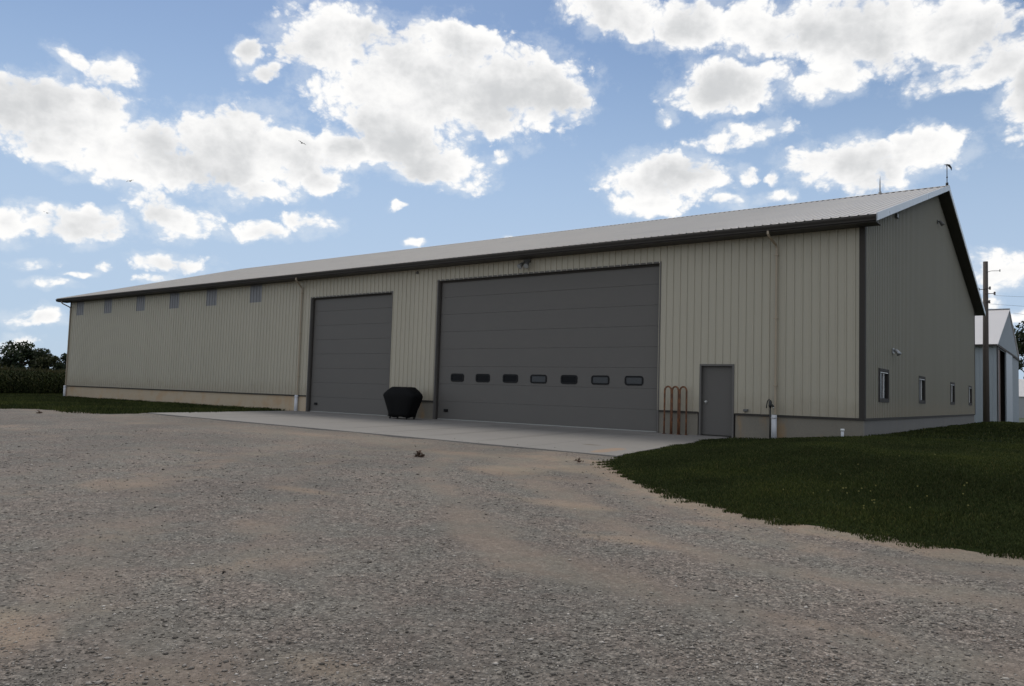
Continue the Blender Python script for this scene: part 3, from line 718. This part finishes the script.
# ------------------------------------------------------------------ yard hydrant and pipe stub
hx, hy = -2.36, -.30; hz = float(hgt(hx, hy))
hy_ = empty('yard_hydrant', (hx, hy, hz), 'dark iron yard hydrant standing in the grass by the white drain pipe', 'hydrant')
m = MB(); m.tube([(0, 0, -.05), (0, 0, .92)], .022, 10); m.build('standpipe', M['hyd'], hy_)
m = MB(); m.tube([(0, 0, .88), (0, 0, .93), (0, 0, 1.04), (0, 0, 1.09)], [.03, .05, .045, .02], 12); m.tube([(0, 0, .97), (.06, -.02, .95), (.10, -.03, .90)], [.03, .026, .028], 10); hd = m.build('valve_head', M['hyd'], hy_)
m = MB(); m.tube([(0, 0, 1.07), (-.03, -.01, 1.11), (-.07, -.02, 1.06), (-.095, -.02, .94), (-.10, -.02, .86)], [.016, .018, .016, .016, .018], 8); m.build('lever', M['hyd'], hd)
m = MB(); m.tube([(.10, -.03, .90), (.105, -.03, .86)], .02, 8); m.build('spout', M['chrome'], hd)
px_, py_ = -.42, -.45; pz = float(hgt(px_, py_))
ps = empty('cleanout_pipe', (px_, py_, pz), 'short white plastic pipe stub sticking out of the lawn near the shed corner', 'pipe')
m = MB(); m.tube([(0, 0, -.05), (0, 0, .19)], .038, 12); m.build('pipe', M['pvc'], ps)
m = MB(); m.tube([(0, 0, .185), (0, 0, .235), (0, 0, .245)], [.05, .05, .042], 12); m.build('pipe_cap', M['white'], ps)

# ------------------------------------------------------------------ litter on the gravel
def leaf_clump(x, y, sc_, label, mat, n=16):
    m = MB(); z = float(hgt(x, y)); rnd = random.Random(int(x*10))
    for k in range(n):
        a = rnd.random()*6.28; r_ = sc_*rnd.random()*.6; c_ = Vector((r_*math.cos(a)*1.2, r_*math.sin(a)*.7, rnd.random()*sc_*.6*(1-r_/sc_)+.02)); l = sc_*rnd.uniform(.35, .7)
        u = Vector((rnd.uniform(-1, 1), rnd.uniform(-1, 1), rnd.uniform(-.25, .4))).normalized(); w = u.cross(Vector((rnd.uniform(-1, 1), rnd.uniform(-1, 1), .4))).normalized(); nn = u.cross(w)
        P = [c_-u*l*.5, c_-u*l*.1+w*l*.24+nn*l*.1, c_+u*l*.5, c_-u*l*.1-w*l*.24+nn*l*.1]
        m.face(P)
        m.face([p-nn*.004 for p in P[::-1]])
    m.v = [(p[0], p[1], p[2]) for p in m.v]
    o = m.build('leaf_clump', mat); o.location = (x, y, z); return tag(o, label, 'leaves')
leaf_clump(-6.1, -10.4, .19, 'clump of dead brown leaves blown onto the gravel before the wide door', M['leaflit'], 34)
leaf_clump(-.62, -18.4, .045, 'small black scrap lying on the open gravel far from the shed', M['black'], 9)
leaf_clump(-24.9, -9.9, .22, 'low dark clump of debris at the gravel edge by the left grass strip', M['leaflit'], 14)
leaf_clump(-3.35, -8.75, .14, 'brown debris on sandy gravel at the tip of the lawn', M['leaflit'], 16)

# ------------------------------------------------------------------ white shed, pole, farther buildings
ws = empty('white_shed', (-10, 43, 0), 'white steel shed with pale roof and a dark open doorway behind the utility pole', 'shed')
def wpart(mb, name, mat, parent=None):
    o = mb.build(name, mat, None)
    if parent is None: o.parent = ws; o.matrix_parent_inverse = Matrix.Translation((10, -43, 0))
    else: o.parent = parent
    return o
sx, sy0, sy1, se, sr = .2, 34.0, 51.8, 5.02, 8.02; sm = (sy0+sy1)/2
su = lambda y: se+(sr-se)*(1-abs(y-sm)/(sm-sy0))-.05
m = MB(); ribbed(m, sy0, sy1, lambda s, t, o: (sx+o, s, t), -.1, su, [(34.75, 39.6, -.1, 4.75)]); wpart(m, 'gable_wall', M['shedwall'])
m = MB(); ribbed(m, -22, sx, lambda s, t, o: (s, sy0-o, t), -.1, se); wpart(m, 'front_wall', M['shedwall'])
m = MB(); ribbed(m, -22, sx, lambda s, t, o: (s, sy1+o, t), -.1, se); ribbed(m, sy0, sy1, lambda s, t, o: (-22-o, s, t), -.1, su); wpart(m, 'rear_wall', M['shedwall'])
m = MB(); m.prism([(sy0-.35, se-.09), (sm, sr+.02), (sy1+.35, se-.09), (sy1+.35, se-.19), (sm, sr-.08), (sy0-.35, se-.19)], 'x', -22.3, sx+.09); wr = wpart(m, 'roof', M['shedroof'])
m = MB(); m.box(-22.3, sx+.10, sm-.2, sm+.2, sr+.0, sr+.05); wpart(m, 'ridge_cap', M['gal'], wr)
m = MB(); m.box(-22, sx+.08, sy0-.40, sy0-.355, se-.2, se-.1); wpart(m, 'eave_trim', M['trim'], wr)
m = MB(); m.box(sx+.024, sx+.10, sy0-.05, sy1+.05, 4.80, 4.95); m.box(sx+.024, sx+.06, sy0-.04, sy0+.16, -.1, 4.79); wpart(m, 'door_track', M['trim'])
m = MB(); m.box(sx+.03, sx+.09, 39.65, 44.6, -.02, 4.79); wpart(m, 'sliding_door', M['shedwall'])
m = MB(); m.quad((sx-5, 34.05, -.1), (sx-5, 40.2, -.1), (sx-5, 40.2, 5), (sx-5, 34.05, 5)); m.quad((sx-.05, 40.2, -.1), (sx-5, 40.2, -.1), (sx-5, 40.2, 5), (sx-.05, 40.2, 5)); m.quad((sx-.05, 34.06, -.1), (sx-5, 34.06, -.1), (sx-5, 34.06, 5), (sx-.05, 34.06, 5)); m.quad((sx-.05, 34.05, 4.9), (sx-5, 34.05, 4.9), (sx-5, 40.2, 4.9), (sx-.05, 40.2, 4.9)); m.quad((sx-.02, 34.05, -.02), (sx-5, 34.05, -.02), (sx-5, 40.2, -.02), (sx-.02, 40.2, -.02))
wpart(m, 'doorway_interior', M['shedinside'])
m = MB(); m.box(sx-.06, sx-.01, 34.76, 36.3, 0, 4.7); wpart(m, 'inner_door_leaf', M['shedboard'])

up = empty('utility_pole', (.23, 27.5, float(hgt(.23, 27.5))), 'dark wooden utility pole standing between the tan shed and the white shed', 'pole')
m = MB(); m.tube([(0, 0, -.3), (0, 0, 4), (.02, 0, 8.85)], [.165, .145, .12], 12); m.build('post', M['wood'], up)
m = MB(); m.tube([(0, -.1, 8.22), (.30, -.1, 8.30), (.70, -.1, 8.28)], .014, 6); m.tube([(.70, -.1, 8.23), (.70, -.1, 8.36)], .022, 6); m.build('bracket_arm', M['wire'], up)
for z, x in ((7.35, .23), (7.05, .45), (6.6, .2), (7.3, -.3)):
    m = MB(); m.tube([(0, -.12, z), (x, -.15, z)], .02, 6); m.tube([(x, -.15, z-.09), (x, -.15, z-.05), (x, -.15, z), (x, -.15, z+.05), (x, -.15, z+.09)], [.03, .06, .035, .06, .03], 10); m.build('insulator', M['porcelain'], up)
def wire(p, q, sag, r, label):
    p, q = Vector(p), Vector(q); pts = []
    for k in range(25): t = k/24; v = p.lerp(q, t); v.z -= sag*4*t*(1-t); pts.append(v-p)
    m = MB(); m.tube(pts, r, 5); o = m.build('overhead_wire', M['wire']); o.location = p; tag(o, label, 'wire', 'wires from the utility pole')
wire((.66, 27.35, 7.15), (40, 34, 7.6), 1.0, .006, 'thin dark wire strung right from the pole insulators at mid height')
wire((.44, 27.35, 6.7), (40, 38, 6.6), 1.0, .006, 'lowest thin wire running right from the utility pole')
wire((.5, 42.9, 7.75), (34, 56, 5.0), .8, .008, 'thin wire running down right from the white shed peak')

def low_building():
    b = empty('low_shed', (3, 90, 0), 'distant low pale shed seen past the right end of the white shed', 'shed')
    m = MB(); m.box(-7, 7, -4, 4, -.3, 2.35); m.build('wall', M['gal'], b)
    m = MB(); m.prism([(-4.4, 2.36), (0, 4.5), (4.4, 2.36)], 'x', -7.3, 7.3); m.build('roof', M['shedroof'], b)
    m = MB(); m.box(-3.5, 1.0, -4.06, -4.01, -.2, 2.1); m.build('door', M['vent'], b)
low_building()

# ------------------------------------------------------------------ trees
def tree(loc, hgt_, rad, mat, label, n=5200, leaf=.34, cz0=.32, seed=1, group=None, gaps=.0):
    rg = np.random.default_rng(seed); root = empty('tree', loc, label, 'tree', group)
    m = MB(); m.tube([(0, 0, -.3), (.1, .05, hgt_*.25), (.0, .1, hgt_*.55), (.15, 0, hgt_*.85)], [rad*.085, rad*.07, rad*.045, .03], 9)
    cl = []
    for k in range(17):
        a = rg.random()*6.28; zz = hgt_*(cz0+(1-cz0)*rg.random()*.92); e = (zz/hgt_-cz0)/(1-cz0); rr = rad*(.35+.65*rg.random())*math.sqrt(max(.05, 1-(abs(e-.38)/.68)**2))
        p = np.array([rr*math.cos(a), rr*math.sin(a), zz]); cl.append((p, rad*rg.uniform(.24, .44)))
        m.tube([(0, 0, zz*.55), (p[0]*.5, p[1]*.5, zz*.8), tuple(p)], [rad*.03, rad*.02, .015], 5)
    m.build('trunk', M['bark'], root)
    P = []
    per = n//len(cl)
    for p, r_ in cl:
        d = rg.normal(0, 1, (per, 3)); d /= np.linalg.norm(d, axis=1)[:, None]; rr = r_*rg.random(per)**.45
        P.append(p+d*rr[:, None]*np.array([1.15, 1.15, .8]))
    P = np.concatenate(P); k = len(P); u = rg.normal(0, 1, (k, 3)); u /= np.linalg.norm(u, axis=1)[:, None]; w = np.cross(u, rg.normal(0, 1, (k, 3))); w /= np.linalg.norm(w, axis=1)[:, None]
    l = (leaf*rg.uniform(.6, 1.4, k))[:, None]
    V = np.stack([P-u*l*.5, P+w*l*.32, P+u*l*.5, P-w*l*.32], 1).reshape(-1, 3)
    np_mesh('crown', V, np.arange(4*k).reshape(-1, 4), mat, 4, root)
    return root
TG = 'trees beyond the corn field'
tree((-160.5, 41.6, -.1), 7.7, 4.6, M['leafdark'], 'tallest dark tree beyond the corn at the far left', 5200, .5, .2, 3, TG)
tree((-165.5, 38.0, -.1), 5.2, 3.8, M['leafdark'], 'dark round tree beyond the corn cut by the left picture edge', 3600, .5, .15, 4, TG)
tree((-157.0, 44.8, -.1), 5.1, 3.6, M['leafolive'], 'lower olive green tree beyond the corn right of the tallest tree', 3800, .45, .1, 5, TG)
tree((-153.0, 47.6, -.1), 5.9, 3.4, M['leafdark'], 'dark tree beyond the corn half hidden by the shed corner', 3600, .45, .12, 6, TG)
tree((-172.0, 33.0, -.1), 7.4, 4.6, M['leafdark'], 'dark tree beyond the corn outside the left picture edge', 3000, .5, .2, 8, TG)
tree((-1.0, 108.5, -.1), 13.2, 4.6, M['leafdark'], 'dark leafy tree behind the right end of the white shed', 6000, .42, .35, 9)

# ------------------------------------------------------------------ corn
def corn():
    P0 = np.array([-49.6, -2.6]); dv = np.array([-2.4, 4.7]); dv /= np.linalg.norm(dv); nv = np.array([-dv[1], dv[0]])
    xs = []
    for row in range(16):
        t = np.arange(-9, 26, .17); t = t+rng.normal(0, .03, len(t))
        p = P0+dv*t[:, None]+nv*(row*.76)+rng.normal(0, .05, (len(t), 2)); xs.append(p)
    for row in range(16, 70):
        t = np.arange(-9, 40, .42); p = P0+dv*t[:, None]+nv*(row*.76)+rng.normal(0, .08, (len(t), 2)); xs.append(p)
    p = np.concatenate(xs); p = p[(p[:, 0] < -46.8)]; n = len(p)
    H = rng.normal(1.80, .08, n); z0 = hgt(p[:, 0], p[:, 1])-.06
    V = []; F = []
    # stalks
    a = rng.random(n)*6.28; w = .016
    q = [np.stack([p[:, 0]+s_*w*np.cos(a), p[:, 1]+s_*w*np.sin(a), z0+t*H], -1) for s_, t in ((-1, 0), (1, 0), (.5, .92), (-.5, .92))]
    V.append(np.stack(q, 1))
    for k in range(9):
        b = a+(k % 2)*math.pi+rng.normal(0, .5, n); zz = z0+H*(.12+.085*k)+rng.normal(0, .03, n); ln = rng.uniform(.35, .62, n)*(1-.3*abs(k-4)/5); ww = .04
        dx, dy = np.cos(b), np.sin(b)
        A = np.stack([p[:, 0], p[:, 1], zz], -1); B = np.stack([p[:, 0]+dx*ln*.45, p[:, 1]+dy*ln*.45, zz+ln*.42], -1); D = np.stack([p[:, 0]+dx*ln, p[:, 1]+dy*ln, zz+ln*.12], -1)
        S = np.stack([-dy*ww, dx*ww, 0*dx], -1)
        V.append(np.stack([A-S*.4, A+S*.4, B+S, B-S], 1)); V.append(np.stack([B-S, B+S, D+S*.15, D-S*.15], 1))
    nst = len(V)
    V = np.concatenate(V).reshape(-1, 3); o = np_mesh('corn_field', V, np.arange(len(V)).reshape(-1, 4), M['corn'], 4)
    tag(o, 'standing green corn field beyond the left end of the shed', 'corn', kind='stuff')
    T = []
    for k in range(5):
        b = rng.random(n)*6.28; l = rng.uniform(.10, .2, n); top = np.stack([p[:, 0], p[:, 1], z0+H*.90], -1); e = top+np.stack([np.cos(b)*l*.5, np.sin(b)*l*.5, l], -1); S = np.stack([-np.sin(b)*.012, np.cos(b)*.012, 0*b], -1)
        T.append(np.stack([top-S, top+S, e+S, e-S], 1))
    T = np.concatenate(T).reshape(-1, 3); t_ = np_mesh('tassels', T, np.arange(len(T)).reshape(-1, 4), M['tassel'], 4, o); t_['kind'] = 'stuff'
corn()

# ------------------------------------------------------------------ birds
def bird(loc, rz, bank, sc_, label):
    o = empty('bird', loc, label, 'bird', 'birds in the sky'); m = MB()
    m.tube([(0, -.16, 0), (0, -.13, .005), (0, -.05, 0), (0, .06, 0), (0, .14, .0), (0, .22, .005)], [.006, .028, .042, .036, .016, .02], 10)
    for s_ in (1, -1):
        for (x0, x1, z0, z1, c0, c1) in ((.03, .16, .01, .06, .07, .06), (.16, .33, .06, .03, .06, .012)):
            a, b, c, d = (s_*x0, -c0, z0), (s_*x1, -c1+.01, z1), (s_*x1, c1+.02, z1), (s_*x0, c0, z0)
            m.quad(a, b, c, d); m.quad(*[(p[0], p[1], p[2]-.008) for p in (d, c, b, a)])
    m.build('body', M['bird'], o); o.rotation_euler = (R(5), R(bank), R(rz)); o.scale = (sc_,)*3
bird((-43.8, 15.28, 19.8), 70, 20, 1.0, 'small dark bird flying before the white cloud, highest of the three birds')
bird((-54.49, 7.57, 16.47), 40, -15, .9, 'small dark bird in flight between the other two birds')
bird((-59.67, 3.92, 13.82), 60, 12, .9, 'lowest of the three small birds, flying at far left')

# ------------------------------------------------------------------ camera
cam = bpy.data.cameras.new('camera'); co = bpy.data.objects.new('camera', cam); C.objects.link(co)
Rv = Vector((0.80250312, 0.59588872, 0.03008944)); Uv = Vector((0.01333671, -0.06833352, 0.99757339)); Fv = Vector(tuple(FWD))
mt = Matrix((Rv, Uv, -Fv)).transposed().to_4x4(); mt.translation = Vector(tuple(CAM)); co.matrix_world = mt
cam.sensor_width = 36; cam.lens = 777.2/1024*36; cam.clip_start = .05; cam.clip_end = 8000
sc.camera = co

# ------------------------------------------------------------------ sky, clouds, sun
SUN_EL, SUN_AZ = R(55), R(-55)          # azimuth from +Y towards +X: thin-cloud sun, high beyond the left end of the shed
w = bpy.data.worlds.new('World'); sc.world = w; w.cycles.sampling_method = 'MANUAL'; w.cycles.sample_map_resolution = 256; w.use_nodes = True; nt = w.node_tree; nt.nodes.clear(); t = NT(nt)
out = t.n('ShaderNodeOutputWorld'); bg = t.n('ShaderNodeBackground'); nt.links.new(bg.outputs[0], out.inputs[0])
SKY_STRENGTH = .10
bg.inputs['Strength'].default_value = SKY_STRENGTH
sky = t.n('ShaderNodeTexSky'); sky.sky_type = 'NISHITA'; sky.sun_disc = False; sky.sun_elevation = SUN_EL; sky.sun_rotation = SUN_AZ; sky.air_density = 1.0; sky.dust_density = .35; sky.ozone_density = 1.0; sky.altitude = 200
CLOUDS = [(-67.72, 16.15, 4.77, 2.52, 1.0), (-70.19, 16.54, 2.67, 1.98, 12.1), (-63.59, 14.89, 4.82, 2.14, -3.0), (-57.34, 15.92, 4.63, 2.76, 7.4), (-53.61, 15.69, 3.79, 1.88, 6.2), (-54.88, 13.66, 2.71, 0.95, 6.0), (-65.07, 19.58, 1.79, 0.9, 1.4), (-67.12, 19.99, 1.26, 0.52, -17.6), (-51.12, 14.71, 1.76, 0.96, 5.3), (-69.91, 9.54, 1.47, 0.98, 8.1), (-66.49, 9.75, 3.5, 0.95, 2.4), (-61.25, 11.25, 2.48, 0.92, -18.2), (-59.33, 10.67, 1.79, 0.94, 6.1), (-55.19, 10.61, 1.75, 0.62, -4.8), (-52.02, 11.44, 1.95, 0.77, -3.2), (-68.27, 7.07, 1.08, 0.38, 6.3), (-66.08, 6.6, 0.79, 0.19, 5.6), (-60.63, 7.92, 2.12, 0.54, 5.3), (-67.93, 5.85, 1.36, 0.25, 0.5), (-61.01, 6.94, 1.73, 0.27, 10.0), (-68.62, 3.84, 1.49, 0.56, -0.6), (-64.86, 7.24, 0.46, 0.32, 5.8), (-69.3, 1.98, 1.57, 0.43, 3.3), (-50.51, 23.92, 4.31, 2.26, 6.7), (-44.18, 21.6, 7.8, 3.63, 4.1), (-38.18, 21.59, 6.03, 3.07, 2.0), (-45.88, 18.11, 4.04, 2.38, -15.7), (-42.48, 16.26, 3.71, 1.53, -6.8), (-56.36, 22.49, 1.08, 0.93, 8.8), (-55.06, 21.04, 1.23, 0.57, 17.9), (-39.82, 14.91, 1.34, 0.64, 2.4), (-38.25, 16.95, 0.82, 0.63, 2.0), (-34.77, 21.01, 3.39, 2.01, 0.9), (-49.45, 16.79, 1.79, 1.36, -14.8), (-41.31, 24.4, 4.52, 1.41, -6.8), (-29.3, 26.48, 4.48, 1.49, -11.5), (-24.14, 25.45, 3.62, 1.62, -3.5), (-19.19, 24.94, 3.46, 1.71, -5.4), (-12.57, 24.17, 6.38, 2.61, -7.9), (-7.14, 23.32, 4.66, 1.94, -10.0), (-4.91, 20.92, 1.89, 1.03, 0.1), (-21.23, 21.59, 4.36, 1.61, 1.2), (-14.8, 21.1, 2.94, 1.0, 13.9), (-7.73, 20.38, 1.99, 0.83, 6.5), (-20.14, 18.26, 3.04, 0.73, 4.6), (-25.76, 15.63, 4.04, 1.8, -1.2), (-26.81, 14.11, 2.47, 1.05, -0.7), (-25.77, 19.78, 0.58, 0.53, -1.9), (-12.55, 15.8, 4.89, 1.55, -1.9), (-8.91, 16.27, 2.6, 1.5, -6.3), (-15.1, 15.02, 2.21, 0.66, -3.9), (-17.86, 14.11, 1.34, 0.34, -2.9), (-20.32, 15.58, 0.69, 0.54, -2.7), (-21.13, 13.84, 1.11, 0.41, -2.0), (-18.41, 15.35, 0.54, 0.4, -3.1), (-4.47, 8.39, 2.13, 1.12, -3.2), (-3.45, 5.5, 1.14, 0.55, -1.5), (-5.02, 6.67, 0.75, 0.31, -2.1), (-36.33, 10.95, 0.6, 0.22, 1.6), (-44.11, 10.7, 0.73, 0.22, 3.0), (-2.27, 19.02, 2.09, 2.84, -10.1), (-45.31, 13.28, 0.58, 0.35, 3.6)]
d = t.n('ShaderNodeTexCoord').outputs['Generated']
nrm = t.n('ShaderNodeVectorMath', operation='NORMALIZE', ins={0: d}).outputs[0]
sp = t.n('ShaderNodeSeparateXYZ', ins={0: nrm})
az = t.math('MULTIPLY', t.math('ARCTAN2', sp.outputs[0], sp.outputs[1]), 57.29578)
el = t.math('MULTIPLY', t.math('ARCSINE', sp.outputs[2]), 57.29578)
ae = t.n('ShaderNodeCombineXYZ', ins={0: az, 1: el, 2: 1.0}).outputs[0]
warp = t.n('ShaderNodeTexNoise', noise_dimensions='2D', ins={'Vector': ae, 'Scale': .30, 'Detail': 3.0, 'Roughness': .5})
wv = t.n('ShaderNodeVectorMath', operation='SUBTRACT', ins={0: warp.outputs['Color'], 1: (.5, .5, .5)}).outputs[0]
wv = t.n('ShaderNodeVectorMath', operation='MULTIPLY', ins={0: wv, 1: (2.6, 1.5, 0)}).outputs[0]
aw = t.n('ShaderNodeVectorMath', operation='ADD', ins={0: ae, 1: wv}).outputs[0]
acc = None
for (a, e, rx, ry, ro) in CLOUDS:
    rx *= 1.09; ry *= 1.12; cr_, sr_ = math.cos(R(ro)), math.sin(R(ro)); sz = min(1.0, max(.42, (ry/2.0)**.6))
    u = t.n('ShaderNodeVectorMath', operation='DOT_PRODUCT', ins={0: aw, 1: (cr_/rx, sr_/rx, -(cr_*a+sr_*e)/rx)}).outputs['Value']
    v = t.n('ShaderNodeVectorMath', operation='DOT_PRODUCT', ins={0: aw, 1: (-sr_/ry, cr_/ry, -(-sr_*a+cr_*e)/ry)}).outputs['Value']
    f = t.math('MULTIPLY_ADD', t.math('MULTIPLY_ADD', u, u, t.math('MULTIPLY', v, v)), -sz, sz)
    acc = f if acc is None else t.n('ShaderNodeMath', operation='SMOOTH_MAX', ins={0: acc, 1: f, 2: .12}).outputs[0]
# elsewhere in the sky: broken fair-weather cloud
inside = t.math('MULTIPLY', t.step(t.math('ABSOLUTE', t.math('ADD', az, 37.0)), 50, 38), t.step(el, 33, 28))
rest = t.n('ShaderNodeTexNoise', ins={'Vector': t.n('ShaderNodeMapping', ins={'Vector': nrm, 'Scale': (1, 1, 2.2)}).outputs[0], 'Scale': 2.6, 'Detail': 4.0, 'Roughness': .55}).outputs['Fac']
rest = t.math('MULTIPLY_ADD', rest, 3.0, -1.36)
acc = t.math('MAXIMUM', acc, -2.0)
acc = t.math('ADD', t.math('MULTIPLY', acc, inside), t.math('MULTIPLY', rest, t.math('SUBTRACT', 1.0, inside)))
pv = t.n('ShaderNodeVectorMath', operation='MULTIPLY', ins={0: ae, 1: (1, 1.35, 1)}).outputs[0]
fb = t.noise2(pv, .42, 8, .47)
vw = t.n('ShaderNodeVectorMath', operation='ADD', ins={0: pv, 1: t.n('ShaderNodeVectorMath', operation='SCALE', ins={0: wv, 'Scale': .6}).outputs[0]}).outputs[0]
vo = t.n('ShaderNodeTexVoronoi', voronoi_dimensions='2D', feature='F1', ins={'Vector': vw, 'Scale': 1.15, 'Detail': 3.0, 'Roughness': .55}).outputs['Distance']
puff = t.math('ADD', t.math('MULTIPLY_ADD', fb, 1.75, -.86), t.math('MULTIPLY_ADD', vo, -.45, .21))
den = t.math('ADD', acc, puff)
alpha = t.step(den, -.20, .34)
alpha = t.math('MULTIPLY', alpha, t.step(el, -.5, 1.5))
wisp = t.math('MULTIPLY', t.step(t.math('ADD', acc, t.math('MULTIPLY_ADD', t.noise2(pv, .45, 7, .64), 3.4, -1.7)), -.7, .7), .34)
core = t.step(t.math('ADD', t.math('MULTIPLY_ADD', den, .35, t.math('MULTIPLY', acc, .65)), t.math('MULTIPLY_ADD', t.noise2(pv, .19, 6, .48), 1.9, -.95)), .20, 1.30)
shade = t.ramp(core, [(0, (7.9, 7.85, 7.75)), (.3, (7.0, 7.0, 7.0)), (.65, (6.0, 6.05, 6.1)), (1, (5.0, 5.1, 5.2))])
# horizon paleness of the humid air
skyc = t.mix(1.0, sky.outputs[0], t.mix(t.step(el, 1.0, 22.0), (.53, .60, .70), (.74, .76, .77)), 'MULTIPLY')
skyc = t.mix(t.math('MULTIPLY', t.step(el, 27, 6), .85), skyc, (3.75, 4.75, 6.1))
c = t.mix(t.math('MULTIPLY', wisp, t.step(el, -.5, 1.5)), skyc, (6.6, 6.9, 7.2))
c = t.mix(alpha, c, shade)
nt.links.new(c, bg.inputs['Color'])

sl_ = bpy.data.lights.new('sun', 'SUN'); sl_.energy = 1.1; sl_.angle = R(18); sl_.color = (1, .93, .83)
so = bpy.data.objects.new('sun', sl_); C.objects.link(so)
sd = Vector((math.sin(SUN_AZ)*math.cos(SUN_EL), math.cos(SUN_AZ)*math.cos(SUN_EL), math.sin(SUN_EL)))
so.rotation_euler = sd.to_track_quat('Z', 'Y').to_euler(); so.location = (-30, -30, 40)

sc.view_settings.view_transform = 'Standard'; sc.view_settings.look = 'None'; sc.view_settings.gamma = 1; sc.view_settings.use_curve_mapping = False
sc.view_settings.exposure = .36
sc.cycles.max_bounces = 6; sc.cycles.diffuse_bounces = 3; sc.cycles.glossy_bounces = 3; sc.cycles.transparent_max_bounces = 6
sc.cycles.use_denoising = True
